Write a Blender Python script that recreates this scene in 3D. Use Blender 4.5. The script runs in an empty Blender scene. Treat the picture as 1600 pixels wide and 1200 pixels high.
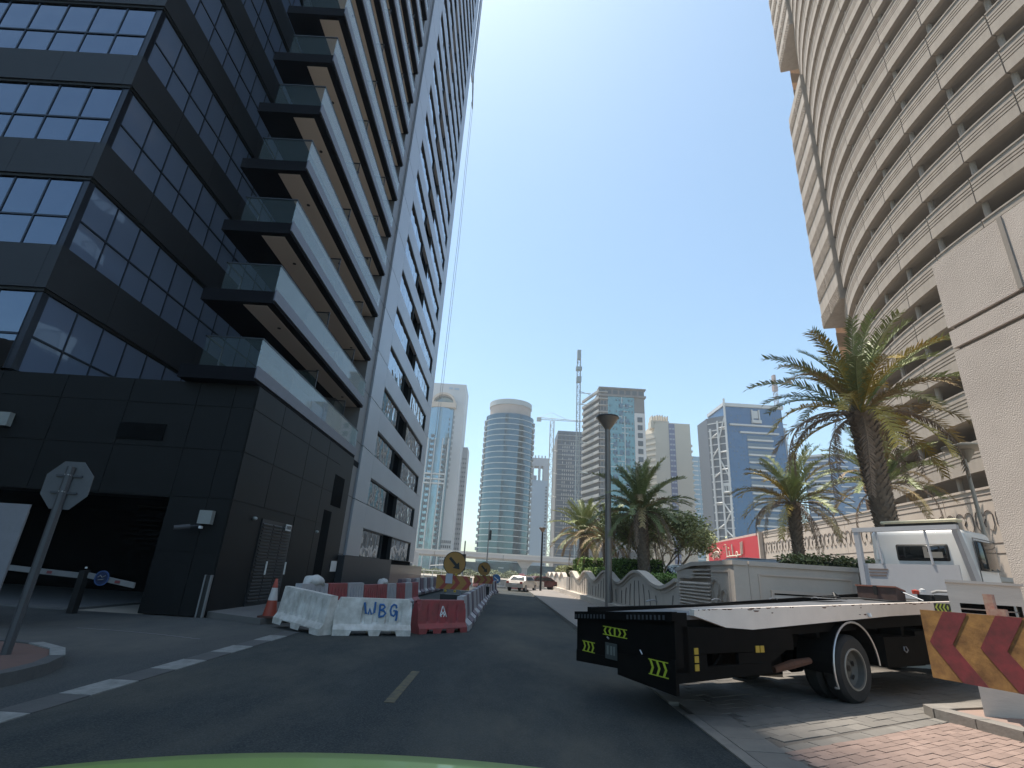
import bpy, bmesh, math, random
from mathutils import Vector, Matrix
random.seed(7)
R = math.radians
scene = bpy.context.scene
col = scene.collection

# ------------------------------------------------------------------ camera
cam_d = bpy.data.cameras.new('camera')
cam_d.sensor_width = 36.0
cam_d.lens = 36.0 * 802.0 / 1600.0
cam_d.clip_start = 0.05
cam_d.clip_end = 6000
cam = bpy.data.objects.new('camera', cam_d)
col.objects.link(cam)
RM = Matrix(((0.99817337, -0.06032474, 0.00329454),
             (-0.01762115, -0.3428653, -0.93921929),
             (0.05778774, 0.93744563, -0.34330201)))
cam.matrix_world = Matrix.Translation((0, 0, 1.75)) @ RM.to_4x4()
scene.camera = cam

# ------------------------------------------------------------------ sky, sun, exposure
SX, SY = 0.26, -0.19                       # horizontal shadow travel per metre of height
elev = math.atan(1 / math.hypot(SX, SY))
world = bpy.data.worlds.new('World')
scene.world = world
world.use_nodes = True
wn = world.node_tree.nodes
wl = world.node_tree.links
sky = wn.new('ShaderNodeTexSky')
sky.sky_type = 'NISHITA'
sky.sun_disc = False
sky.sun_elevation = elev
sky.sun_rotation = math.atan2(-SX, -SY)
sky.air_density = 1.0
sky.dust_density = 1.3
sky.ozone_density = 0.6
bg = wn['Background']
bg.inputs['Strength'].default_value = 0.142
tint = wn.new('ShaderNodeMix'); tint.data_type = 'RGBA'; tint.blend_type = 'MULTIPLY'; tint.inputs[0].default_value = 1.0
tint.inputs[7].default_value = (.95, 1.09, 1.04, 1)
wl.new(sky.outputs[0], tint.inputs[6]); wl.new(tint.outputs[2], bg.inputs[0])
sun_d = bpy.data.lights.new('sun', 'SUN')
sun_d.energy = 4.6
sun_d.angle = R(0.5)
sun_d.color = (1.0, 0.92, 0.81)
sun = bpy.data.objects.new('sun', sun_d)
col.objects.link(sun)
sun.rotation_euler = Vector((SX, SY, -1)).to_track_quat('-Z', 'Y').to_euler()
vs = scene.view_settings
vs.view_transform = 'Standard'
vs.look = 'None'
vs.gamma = 1
vs.exposure = 0.7
vs.use_curve_mapping = False
scene.render.engine = 'CYCLES'
scene.cycles.use_denoising = True
scene.cycles.max_bounces = 6
scene.cycles.volume_bounces = 0

# ------------------------------------------------------------------ materials
_m = {}
def mat(name, c, rough=.7, metal=0.0, c2=None, scale=3.0, detail=6.0, bump=0.0, bscale=None, contrast=.5, spec=.5,
        stretch=None, alpha=1.0, trans=0.0, rnd=0.0, coat=0.0):
    if name in _m: return _m[name]
    m = bpy.data.materials.new(name); m.use_nodes = True
    n = m.node_tree.nodes; l = m.node_tree.links
    b = n['Principled BSDF']
    b.inputs['Roughness'].default_value = rough
    b.inputs['Metallic'].default_value = metal
    b.inputs['Specular IOR Level'].default_value = spec
    b.inputs['Alpha'].default_value = alpha
    b.inputs['Transmission Weight'].default_value = trans
    b.inputs['Coat Weight'].default_value = coat
    tc = n.new('ShaderNodeTexCoord')
    src = tc.outputs['Object']
    if stretch:
        mp = n.new('ShaderNodeMapping'); mp.inputs['Scale'].default_value = stretch
        l.new(src, mp.inputs[0]); src = mp.outputs[0]
    if c2 is None: c2 = tuple(v * .8 for v in c)
    nz = n.new('ShaderNodeTexNoise'); nz.inputs['Scale'].default_value = scale
    nz.inputs['Detail'].default_value = detail; nz.inputs['Roughness'].default_value = .65
    l.new(src, nz.inputs['Vector'])
    cr = n.new('ShaderNodeMapRange'); cr.inputs[1].default_value = .5 - contrast / 2; cr.inputs[2].default_value = .5 + contrast / 2
    l.new(nz.outputs['Fac'], cr.inputs[0])
    mx = n.new('ShaderNodeMix'); mx.data_type = 'RGBA'
    mx.inputs[6].default_value = (*c, 1); mx.inputs[7].default_value = (*c2, 1)
    l.new(cr.outputs[0], mx.inputs[0])
    out = mx.outputs[2]
    if rnd > 0:
        oi = n.new('ShaderNodeObjectInfo')
        hv = n.new('ShaderNodeHueSaturation')
        mr = n.new('ShaderNodeMapRange'); mr.inputs[3].default_value = 1 - rnd; mr.inputs[4].default_value = 1 + rnd
        l.new(oi.outputs['Random'], mr.inputs[0]); l.new(mr.outputs[0], hv.inputs['Value'])
        l.new(out, hv.inputs['Color']); out = hv.outputs[0]
    l.new(out, b.inputs['Base Color'])
    if bump > 0:
        nb = n.new('ShaderNodeTexNoise'); nb.inputs['Scale'].default_value = bscale or scale * 6
        nb.inputs['Detail'].default_value = 5
        l.new(src, nb.inputs['Vector'])
        bp = n.new('ShaderNodeBump'); bp.inputs['Strength'].default_value = bump; bp.inputs['Distance'].default_value = .02
        l.new(nb.outputs['Fac'], bp.inputs['Height']); l.new(bp.outputs[0], b.inputs['Normal'])
    _m[name] = m
    return m

asphalt = mat('asphalt', (.026, .030, .033), .9, c2=(.042, .046, .048), scale=.6, detail=10, bump=.5, bscale=60)
def roadmat(name, cols, fine):
    m = mat(name, cols[0], .92, bump=.5, bscale=60, scale=.5, spec=.25)
    n = m.node_tree.nodes; l = m.node_tree.links; b = n['Principled BSDF']; tc = n['Texture Coordinate']
    out = None
    for k, (sc, st, lo, hi) in enumerate(((.22, (1, .45, 1), .42, .66), (1.3, (1, .25, 1), .5, .72), (fine, (1, 1, 1), .45, .75))):
        mp = n.new('ShaderNodeMapping'); mp.inputs['Scale'].default_value = st; mp.inputs['Location'].default_value = (k * 7.3, k * 3.1, 0)
        l.new(tc.outputs['Object'], mp.inputs[0]); nz = n.new('ShaderNodeTexNoise'); nz.inputs['Scale'].default_value = sc; nz.inputs['Detail'].default_value = 12; nz.inputs['Roughness'].default_value = .7
        l.new(mp.outputs[0], nz.inputs['Vector']); mr = n.new('ShaderNodeMapRange'); mr.inputs[1].default_value = lo; mr.inputs[2].default_value = hi; l.new(nz.outputs['Fac'], mr.inputs[0])
        mx = n.new('ShaderNodeMix'); mx.data_type = 'RGBA'; mx.inputs[7].default_value = (*cols[k + 1], 1); l.new(mr.outputs[0], mx.inputs[0])
        if out is None: mx.inputs[6].default_value = (*cols[0], 1)
        else: l.new(out, mx.inputs[6])
        out = mx.outputs[2]
    l.new(out, b.inputs['Base Color']); return m
_m.pop('asphalt')
asphalt = roadmat('asphalt', ((.018, .026, .030), (.095, .090, .074), (.042, .050, .051), (.085, .088, .084)), 45)
apron = roadmat('old_asphalt', ((.040, .047, .052), (.115, .11, .10), (.062, .068, .068), (.11, .11, .105)), 40)
apron_x = mat('old_asphalt', (.048, .052, .055), .9, c2=(.075, .077, .078), scale=.5, detail=10, bump=.5, bscale=50)
concrete = mat('concrete', (.30, .28, .26), .8, c2=(.22, .205, .19), scale=1.5, detail=8, bump=.3)
kerbm = mat('kerb_concrete', (.25, .23, .205), .85, c2=(.17, .155, .14), scale=3, bump=.3)
kerb_dark = mat('kerb_dark', (.06, .062, .065), .85, c2=(.09, .09, .09), scale=4, bump=.3)
paint_w = mat('worn_white_paint', (.27, .275, .27), .8, c2=(.15, .155, .15), scale=6, detail=10, contrast=.35)
paint_y = mat('worn_yellow_paint', (.12, .10, .05), .8, c2=(.045, .045, .04), scale=8, detail=10, contrast=.3)
paver_g = mat('grey_paver', (.195, .18, .16), .88, c2=(.15, .138, .125), scale=3, bump=.3, rnd=.12)
paver_p = mat('pink_paver', (.265, .185, .155), .88, c2=(.215, .16, .135), scale=4, bump=.3, rnd=.14)
jointm = mat('joint_sand', (.13, .115, .10), .95, c2=(.10, .09, .08), scale=8)
sandm = mat('sandy_ground', (.36, .31, .25), .95, c2=(.27, .24, .2), scale=.3, detail=10)
blackclad = mat('black_cladding', (.009, .0095, .010), .5, c2=(.013, .013, .0135), scale=.7, spec=.16)
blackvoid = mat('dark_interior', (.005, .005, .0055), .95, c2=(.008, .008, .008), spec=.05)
darkmetal = mat('dark_metal', (.03, .032, .036), .45, metal=.3)
bandm = mat('charcoal_band', (.036, .039, .046), .5, c2=(.044, .046, .053), scale=.4, spec=.2)
mullm = mat('blue_black_mullion', (.018, .028, .05), .4, metal=.2)
facm = mat('pale_aluminium_panel', (.36, .38, .42), .38, metal=.35, c2=(.32, .34, .38), scale=.25, detail=4)
colm = mat('grey_side_panel', (.17, .17, .18), .45, metal=.2)
fasciam = mat('lavender_grey_fascia', (.145, .145, .175), .45, metal=.2)
soffm = mat('beige_soffit', (.68, .61, .54), .8, c2=(.63, .57, .50), scale=.5)
slabdark = mat('dark_slab_edge', (.010, .010, .013), .7, spec=.06)
def glassm(name, c, rough=.02, wav=.02, ws=.35, metal=1.0):
    m = mat(name, c, rough, metal, c2=tuple(v * .9 for v in c), scale=.3, detail=2, bump=0)
    n = m.node_tree.nodes; l = m.node_tree.links
    b = n['Principled BSDF']
    tc = n['Texture Coordinate']
    oi = n.new('ShaderNodeObjectInfo')
    ad = n.new('ShaderNodeVectorMath'); ad.operation = 'ADD'
    nb = n.new('ShaderNodeTexNoise'); nb.inputs['Scale'].default_value = ws; nb.inputs['Detail'].default_value = 1
    l.new(tc.outputs['Object'], ad.inputs[0]); l.new(oi.outputs['Location'], ad.inputs[1])
    l.new(ad.outputs[0], nb.inputs['Vector'])
    bp = n.new('ShaderNodeBump'); bp.inputs['Strength'].default_value = wav; bp.inputs['Distance'].default_value = 1.0
    l.new(nb.outputs['Fac'], bp.inputs['Height']); l.new(bp.outputs[0], b.inputs['Normal'])
    return m
facglass = glassm('tinted_facade_glass', (.14, .165, .21), .01, .03, .6)
sideglass = glassm('sky_toned_glass', (.17, .22, .33), .04, .02, .6, 0.0)  # diffuse blue stands in for sky reflected in the side panes
resglass = glassm('window_glass', (.26, .31, .37), .02, .06, 1.0)
balglass = mat('balustrade_glass', (.36, .46, .50), .03, 0.0, alpha=.5, spec=1.0)
balglass2 = mat('clear_balustrade_glass', (.12, .17, .18), .03, 0.0, alpha=.14, spec=.3)
towerglass = glassm('far_tower_glass', (.065, .13, .165), .08, .05, .2, .85)
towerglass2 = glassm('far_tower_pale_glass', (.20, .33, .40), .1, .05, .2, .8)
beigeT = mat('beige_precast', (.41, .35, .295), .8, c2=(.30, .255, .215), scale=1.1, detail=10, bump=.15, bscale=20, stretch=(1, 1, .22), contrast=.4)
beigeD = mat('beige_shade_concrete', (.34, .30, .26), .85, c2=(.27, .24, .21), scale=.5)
stucco = mat('pier_stucco', (.60, .53, .475), .9, c2=(.47, .41, .365), scale=.7, bump=.75, bscale=38)
beigeX = mat('beige_hammered_precast', (.40, .33, .27), .9, c2=(.26, .215, .175), scale=2.2, detail=9, contrast=.3, bump=1.0, bscale=4)
wallw = mat('cream_wall_render', (.60, .505, .42), .85, c2=(.50, .42, .36), scale=.9, detail=8, bump=.2)
wallwave = mat('garden_wall_concrete', (.58, .51, .44), .85, c2=(.45, .40, .345), scale=1.0, detail=9, bump=.3)
linem = mat('brown_relief_line', (.12, .09, .075), .8)
plast_w = mat('white_plastic', (.76, .73, .69), .6, c2=(.36, .33, .29), scale=2.6, detail=12, contrast=.42, bump=.1)
plast_r = mat('faded_red_plastic', (.38, .06, .065), .6, c2=(.19, .06, .055), scale=2.8, detail=12, contrast=.4, bump=.1)
plast_r2 = mat('maroon_plastic', (.16, .10, .13), .6, c2=(.11, .08, .1), scale=2.5, detail=9)  # greyer and darker than the near red plastic
plast_w2 = mat('grey_white_plastic', (.42, .41, .42), .6, c2=(.3, .3, .32), scale=2.5, detail=9)
rubber = mat('rubber', (.018, .018, .018), .8, c2=(.03, .03, .03), scale=9, bump=.2)
truckblk = mat('truck_black_steel', (.006, .0065, .006), .8, c2=(.012, .010, .009), scale=3, detail=9, spec=.08)
deckm = mat('worn_deck_steel', (.15, .15, .155), .55, metal=.3, c2=(.08, .08, .085), scale=2, detail=9, bump=.2)
deckside = mat('chipped_cream_paint', (.80, .71, .63), .6, c2=(.70, .62, .55), scale=3, detail=9)
rust = mat('rust', (.14, .06, .035), .9, c2=(.07, .04, .03), scale=12)
truckwhite = mat('white_truck_paint', (.78, .78, .76), .3, c2=(.72, .72, .70), scale=.8, coat=.4)
truckgrey = mat('dusty_white_steel', (.55, .55, .56), .55, c2=(.47, .47, .48), scale=1.4, detail=8)
rimm = mat('wheel_rim_paint', (.12, .115, .1), .6, c2=(.08, .075, .07), scale=8)
chromem = mat('bright_trim', (.55, .55, .55), .35, metal=.8)
glassdark = mat('dark_window_glass', (.012, .014, .015), .04, spec=.7)
yel = mat('reflective_yellow_green', (.50, .60, .05), .45)
yelorange = mat('amber_reflector', (.45, .30, .03), .4)
sgn_y = mat('dirty_sign_yellow', (.40, .215, .07), .6, c2=(.17, .085, .035), scale=5, detail=12, contrast=.3, bump=.15)
sgn_y2 = mat('amber_sign_face', (.34, .17, .035), .6, c2=(.28, .14, .03), scale=5)
sgn_r = mat('dirty_sign_red', (.24, .045, .05), .6, c2=(.12, .035, .035), scale=6, detail=12, contrast=.3)
galv = mat('galvanised_steel', (.30, .31, .33), .5, metal=.5, c2=(.22, .23, .25), scale=6)
postm = mat('bronze_grey_pole', (.27, .235, .21), .45, metal=.4)
redsign = mat('shop_sign_red', (.55, .02, .03), .45, c2=(.50, .02, .03))
cream = mat('cream_letters', (.75, .68, .55), .5)
whitem = mat('plain_white', (.75, .75, .74), .5)
bluem = mat('paint_blue', (.03, .13, .35), .6)
blackm = mat('flat_black', (.012, .012, .012), .6)
leafg = mat('palm_leaflet_green', (.17, .22, .08), .5, c2=(.28, .29, .12), scale=1.3, rnd=.2)
leafy = mat('palm_leaflet_yellow', (.50, .33, .05), .6, c2=(.34, .27, .07), scale=1.5, rnd=.2)
leafm = mat('palm_leaflet_olive', (.30, .27, .11), .6, c2=(.40, .24, .12), scale=1.0, rnd=.2)
leafd = mat('palm_leaflet_dead', (.33, .23, .16), .85, c2=(.2, .14, .1), scale=2, rnd=.2)
barkm = mat('palm_bark', (.36, .27, .20), .9, c2=(.17, .13, .10), scale=6, bump=.5)
barkm2 = mat('tree_bark', (.30, .24, .19), .9, c2=(.2, .16, .12), scale=6)
hedgem = mat('hedge_leaves', (.20, .32, .05), .6, c2=(.09, .15, .03), scale=1.6, contrast=.3)
hedgem2 = mat('olive_hedge_leaves', (.24, .25, .09), .6, c2=(.12, .13, .05), scale=2, contrast=.3)
treem = mat('pale_tree_leaves', (.46, .47, .22), .55, c2=(.22, .25, .09), scale=.8, contrast=.3)

# ------------------------------------------------------------------ mesh builder
class MB:
    def __init__(s): s.v = []; s.f = []; s.m = []; s.cur = 0
    def face(s, pts):
        b = len(s.v); s.v += [tuple(p) for p in pts]; s.f.append(tuple(range(b, b + len(pts)))); s.m.append(s.cur)
    def grid(s, rows, close=False):
        b = len(s.v); n = len(rows[0])
        for r in rows: s.v += [tuple(p) for p in r]
        for i in range(len(rows) - 1):
            for j in range(n if close else n - 1):
                k = (j + 1) % n
                s.f.append((b + i * n + j, b + i * n + k, b + (i + 1) * n + k, b + (i + 1) * n + j)); s.m.append(s.cur)
    def box(s, x0, x1, y0, y1, z0, z1):
        s.pbox((x0, y0, z0), (x1 - x0, 0, 0), (0, y1 - y0, 0), (0, 0, z1 - z0))
    def pbox(s, o, a, b, c):
        o = Vector(o); a = Vector(a); b = Vector(b); c = Vector(c)
        p = [o, o + a, o + a + b, o + b, o + c, o + a + c, o + a + b + c, o + b + c]
        k = len(s.v); s.v += [tuple(q) for q in p]
        flip = a.cross(b).dot(c) < 0
        for f in ((0, 3, 2, 1), (4, 5, 6, 7), (0, 1, 5, 4), (1, 2, 6, 5), (2, 3, 7, 6), (3, 0, 4, 7)):
            s.f.append(tuple(k + i for i in (reversed(f) if flip else f))); s.m.append(s.cur)
    def ext(s, poly, d):
        """closed planar polygon swept by vector d"""
        d = Vector(d); poly = [Vector(p) for p in poly]; k = len(s.v); n = len(poly)
        s.v += [tuple(p) for p in poly] + [tuple(p + d) for p in poly]
        nrm = Vector((0, 0, 0))
        for i in range(n): nrm += poly[i].cross(poly[(i + 1) % n])
        fl = nrm.dot(d) > 0
        lo = list(range(k, k + n)); hi = list(range(k + n, k + 2 * n))
        s.f.append(tuple(reversed(lo)) if fl else tuple(lo)); s.m.append(s.cur)
        s.f.append(tuple(hi) if fl else tuple(reversed(hi))); s.m.append(s.cur)
        for i in range(n):
            j = (i + 1) % n
            q = (k + i, k + j, k + n + j, k + n + i)
            s.f.append(q if fl else tuple(reversed(q))); s.m.append(s.cur)
    def prism(s, poly, z0, z1): s.ext([(x, y, z0) for x, y in poly], (0, 0, z1 - z0))
    def tube(s, pts, r, n=8, cap=True):
        pts = [Vector(p) for p in pts]
        if not hasattr(r, '__len__'): r = [r] * len(pts)
        rows = []; up = None
        for i, p in enumerate(pts):
            t = (pts[min(i + 1, len(pts) - 1)] - pts[max(i - 1, 0)]).normalized()
            if up is None:
                up = Vector((0, 0, 1)) if abs(t.z) < .9 else Vector((1, 0, 0))
            a = t.cross(up).normalized(); b2 = a.cross(t).normalized(); up = b2
            rows.append([p + (a * math.cos(2 * math.pi * j / n) + b2 * math.sin(2 * math.pi * j / n)) * r[i] for j in range(n)])
        s.grid(rows, True)
        if cap:
            s.face(rows[0]); s.face(list(reversed(rows[-1])))
    def lathe(s, prof, c=(0, 0, 0), axis='z', n=20, cap=False):
        rows = []
        for r_, h in prof:
            row = []
            for j in range(n):
                a = 2 * math.pi * j / n; x = r_ * math.cos(a); y = r_ * math.sin(a)
                q = (x, y, h) if axis == 'z' else ((x, h, y) if axis == 'y' else (h, x, y))
                row.append((q[0] + c[0], q[1] + c[1], q[2] + c[2]))
            rows.append(row)
        s.grid(rows, True)
        if cap: s.face(rows[0]); s.face(rows[-1])
    def mesh(s, name, mats, smooth=False, center=True):
        me = bpy.data.meshes.new(name)
        c = Vector((0, 0, 0))
        if center and s.v:
            xs = [v[0] for v in s.v]; ys = [v[1] for v in s.v]; zs = [v[2] for v in s.v]
            c = Vector(((min(xs) + max(xs)) / 2, (min(ys) + max(ys)) / 2, min(zs)))
        me.from_pydata([(v[0] - c.x, v[1] - c.y, v[2] - c.z) for v in s.v], [], s.f)
        if not isinstance(mats, (list, tuple)): mats = [mats]
        for m in mats: me.materials.append(m)
        me.polygons.foreach_set('material_index', s.m)
        if smooth: me.polygons.foreach_set('use_smooth', [True] * len(s.f))
        me.update()
        return me, c
    def build(s, name, mats, parent=None, world=False, smooth=False, fix=False):
        me, c = s.mesh(name, mats, smooth)
        if parent is not None and not world and parent.type == 'MESH' and parent.parent is not None: c = c - parent.location
        if fix:
            bm = bmesh.new(); bm.from_mesh(me); bmesh.ops.recalc_face_normals(bm, faces=bm.faces); bm.to_mesh(me); bm.free()
        return link(name, me, parent, c, world)

def link(name, me, parent=None, loc=(0, 0, 0), world=False, rot=None, scale=None):
    o = bpy.data.objects.new(name, me); col.objects.link(o)
    loc = Vector(loc)
    if parent is not None:
        o.parent = parent
        if world:
            p = parent
            while p is not None: loc = loc - p.location; p = p.parent
    o.location = loc
    if rot is not None: o.rotation_euler = rot
    if scale is not None: o.scale = scale if hasattr(scale, '__len__') else (scale,) * 3
    return o
def thing(name, label, cat, loc=(0, 0, 0), rotz=0.0, group=None):
    o = bpy.data.objects.new(name, None); col.objects.link(o)
    o.location = loc; o.rotation_euler = (0, 0, rotz); o.empty_display_size = .3
    tag(o, label, cat, group); return o
def tag(o, label=None, cat=None, group=None, kind=None):
    if label: o['label'] = label
    if cat: o['category'] = cat
    if group: o['group'] = group
    if kind: o['kind'] = kind
    return o
def struct(name, mb, m, **k):
    o = mb.build(name, m, **k); o['kind'] = 'structure'; return o
def boxpart(name, m, parent, b, world=True):
    q = MB(); q.box(*b); return q.build(name, m, parent, world)
def tree_copy(o, parent=None, label=None, loc=None, rotz=None, scale=None):
    c = o.copy(); col.objects.link(c)
    if parent is not None: c.parent = parent
    for ch in list(o.children): tree_copy(ch, c)
    if label: c['label'] = label
    if loc is not None: c.location = loc
    if rotz is not None: c.rotation_euler = (0, 0, rotz)
    if scale is not None: c.scale = (scale,) * 3
    return c

# ================================================================== SETTING: ground, roads
q = MB(); q.box(-900, 900, -60, 1500, -.6, -.03); struct('ground', q, sandm)
q = MB(); q.box(-5.02, 2.66, -30, 62, -.25, 0)
q.box(-60, 60, 62, 78, -.25, 0)
struct('road', q, asphalt)
q = MB(); q.box(-40, -5.42, -30, 16.3, -.25, -.004); q.box(-5.42, -5.02, 14.2, 62, -.25, -.004); struct('driveway_apron', q, apron)
# tarmac behind the barriers, works zone
q = MB(); q.box(-8.6, -5.42, 18.6, 62, -.25, -.002); struct('works_ground', q, apron)
# painted flush kerb line: dark and white stones
q = MB()
fl = thing('painted_flush_kerb', 'flush kerb line of alternating white and dark stones across the driveway mouth', 'kerb', (-5.22, -2, 0))
y = -3.2; k = 0
while y < 14.2:
    ln = .85 if k % 2 else .92
    m_ = MB(); e = .18 * .5
    m_.ext([(-5.42, y, -.1), (-5.42 + .4, y - .0, -.1), (-5.02, y + ln - .02, -.1), (-5.42, y + ln - .02, -.1)], (0, 0, .112))
    m_.build('kerb_stone', paint_w if k % 2 == 0 else kerb_dark, fl, True)
    y += ln; k += 1
q = MB()
q.ext([(-1.49, 8.0, .004), (-1.35, 8.0, .004), (-1.35, 10.3, .004), (-1.49, 10.3, .004)], (0, 0, .003)); struct('yellow_road_line', q, paint_y)
# faint white arc in the apron
q = MB()
for i in range(14):
    a0 = -9.5 + i * .22
    q.ext([(a0, 12.9 - .01 * i * i * .3, .0), (a0 + .2, 12.9 - .01 * i * i * .3, .0), (a0 + .2, 12.97 - .01 * i * i * .3, .0), (a0, 12.97 - .01 * i * i * .3, .0)], (0, 0, .003))
struct('faded_white_line', q, mat('faded_paint', (.16, .16, .16), .8))

# right kerb
kb = thing('kerb_right', 'long concrete kerb between the road and the right hand pavement', 'kerb', (2.74, 5, 0))
kbme = None
for i in range(78):
    yy = 9.0 + i * .68
    dz = .13 if yy > 12 else .03
    m_ = MB(); m_.box(2.66, 2.82, yy, yy + .672, -.1, dz); m_.build('kerb_stone', kerbm, kb, True)
for i in range(14):
    yy = -.5 + i * .68
    if yy + .68 > 9: break
    m_ = MB(); m_.box(2.66, 2.82, yy, yy + .672, -.1, .02); m_.build('kerb_stone', kerbm, kb, True)

# right pavement: sub-base sheets
q = MB(); q.box(2.82, 5.95, 12.0, 62, -.3, .12); struct('pavement', q, mat('pavement_concrete', (.25, .22, .20), .85, c2=(.20, .178, .16), scale=1, bump=.2))
q = MB(); q.box(2.82, 40, -12, 12.0, -.3, .016); q.box(5.95, 40, 12, 14.9, -.3, .016); struct('crossover_bed', q, jointm)
# flag border strip by the kerb (large grey flags)
pv = thing('paved_crossover', 'sunlit block paving of grey slabs under the recovery truck and pink bricks at the corner', 'paving', (5, 8, 0))
def line_y(x): return 6.55 + (x - 2.82) * .60      # boundary between pink bricks (near) and grey pavers (far)
flag_me, _ = (lambda b: (b.box(-.245, .245, -.245, .245, 0, .045), b.mesh('flag', paver_g))[1])(MB())
n_p = 0
for i in range(24):
    yy = 5.0 + i * .5
    if yy > 11.7: break
    link('edge_slab', flag_me, pv, (3.07, yy, -.02 + random.uniform(-.002, .004)), True, rot=(0, 0, 0)); n_p += 1
gme, _ = (lambda b: (b.box(-.196, .196, -.096, .096, 0, .045), b.mesh('grey_paver', paver_g))[1])(MB())
pme, _ = (lambda b: (b.box(-.112, .112, -.052, .052, 0, .05), b.mesh('pink_brick', paver_p))[1])(MB())
cand = []
ang = R(30); ca, sa = math.cos(ang), math.sin(ang)
for i in range(-10, 45):
    for j in range(-40, 70):
        lx = i * .4 + (j % 2) * .2; ly = j * .2
        x = 3.5 + lx * ca - ly * sa; y = 8 + lx * sa + ly * ca
        if x < 3.35 or x > 13 or y < 4 or y > 13.9: continue
        if y < line_y(x) + .12: continue
        cand.append((x, y, ang, 0))
for i in range(-20, 60):
    for j in range(-50, 60):
        lx = i * .23 + (j % 2) * .115; ly = j * .11
        x = 4.5 + lx * ca - ly * sa; y = 6 + lx * sa + ly * ca
        if x < 3.35 or x > 8.4 or y < 4.6 or y > line_y(x) - .12: continue
        cand.append((x, y, ang, 1))
# border course
for i in range(34):
    x = 3.4 + i * .21; cand.append((x, line_y(x), ang + R(1), 2))
def seen(x, y):
    v = RM.transposed() @ Vector((x, y, -1.75))
    if v.z >= 0: return False
    px = 800 + 802 * v.x / -v.z; py = 600 - 802 * v.y / -v.z
    return 0 < px < 1600 and py < 1230 and not (px > 1470 and py < 1110) and not (px > 1480 and py < 1000) and math.hypot(x, y) < 40
cand.sort(key=lambda c: (not seen(c[0], c[1]), math.hypot(c[0], c[1]) * (1.0 if c[3] != 0 else 1.25)))
rest = {0: MB(), 1: MB()}
for k, (x, y, a, t) in enumerate(cand):
    zz = -.02 + random.uniform(-.003, .005); aa = a + random.uniform(-.02, .02)
    if k < 290:
        link('brick' if t == 1 else 'paver', pme if t == 1 else gme, pv, (x, y, zz), True, rot=(random.uniform(-.008, .008), random.uniform(-.008, .008), aa))
    else:
        hx, hy = (.112, .052) if t == 1 else (.196, .096)
        cx, sx_ = math.cos(aa), math.sin(aa)
        rest[1 if t == 1 else 0].pbox((x - hx * cx + hy * sx_, y - hx * sx_ - hy * cx, zz), (2 * hx * cx, 2 * hx * sx_, 0), (-2 * hy * sx_, 2 * hy * cx, 0), (0, 0, .045))
tag(rest[0].build('paver_field', paver_g, pv, True), kind='stuff')
tag(rest[1].build('brick_field', paver_p, pv, True), kind='stuff')

# raised car park behind the garden wall
q = MB(); q.prism([(6.95, 16.0), (60, 16.0), (60, 90), (6.95, 90)], -.3, .9); struct('car_park_ground', q, mat('car_park_asphalt', (.16, .15, .14), .9))

# island with rounded kerb, left
isl = [(-6.35, 7.0), (-6.28, 7.7), (-6.35, 8.3), (-6.62, 8.95), (-7.1, 9.55), (-7.8, 9.95), (-8.7, 10.12), (-16, 10.3), (-16, 5.6), (-6.9, 5.6), (-6.5, 6.2)]
it = thing('traffic_island', 'raised reddish traffic island with rounded kerb under the stop sign', 'traffic island', (-9, 8, 0))
def inset(poly, d):
    cx, cy = -9.0, 8.0
    return [(x + (cx - x) / math.hypot(cx - x, cy - y) * d, y + (cy - y) / math.hypot(cx - x, cy - y) * d) for x, y in poly]
ins = inset(isl, .2)
q = MB(); q.prism(ins, -.1, .14); q.build('island_top', mat('island_paving', (.15, .085, .07), .9, c2=(.11, .07, .06), scale=5), it, True)
for i in range(len(isl) - 1):
    if isl[i][0] < -12: continue
    a, b2 = isl[i], isl[i + 1]; c_, d_ = ins[i + 1], ins[i]
    q = MB(); q.prism([a, b2, c_, d_], -.1, .16)
    q.build('kerb_stone', paint_w if i in (3, 4) else kerb_dark, it, True)

# low step in front of podium side
q = MB(); q.prism([(-8.62, 16.6), (-6.55, 15.6), (-5.9, 17.5), (-6.2, 28), (-8.62, 28)], -.2, .15); struct('side_pavement', q, mat('side_paving', (.13, .125, .12), .9))
q = MB(); q.box(-22, -12.4, 16.2, 24, -.2, .03); struct('garage_ramp', q, mat('ramp_concrete', (.14, .14, .14), .8))

# ================================================================== LEFT: podium + apartment tower
PX = -8.57; PY = 16.46
apt = thing('apartment_tower', 'tall apartment tower with glass balconies, black podium and pale panelled end wall', 'building', (-12, 30, 0))
# podium shell with garage entrance recess
TOP = 7.15
boxpart('podium_wall', blackclad, apt, (-45, -22, PY, PY + 1, 0, TOP))
boxpart('podium_wall', blackclad, apt, (-22, -10.5, PY, PY + 1, 3.33, TOP))
boxpart('podium_wall', blackclad, apt, (-10.5, PX, PY, PY + 1, 0, TOP))
boxpart('podium_wall', blackclad, apt, (PX - .6, PX, PY + 1, 28.3, 0, TOP))
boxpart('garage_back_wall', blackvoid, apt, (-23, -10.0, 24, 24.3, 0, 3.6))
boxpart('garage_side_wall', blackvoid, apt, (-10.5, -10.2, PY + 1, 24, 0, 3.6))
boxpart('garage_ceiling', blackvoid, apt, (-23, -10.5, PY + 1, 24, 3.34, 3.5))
boxpart('podium_roof', slabdark, apt, (-45, PX - .1, PY + 1, 34, TOP - .3, TOP))
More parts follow.
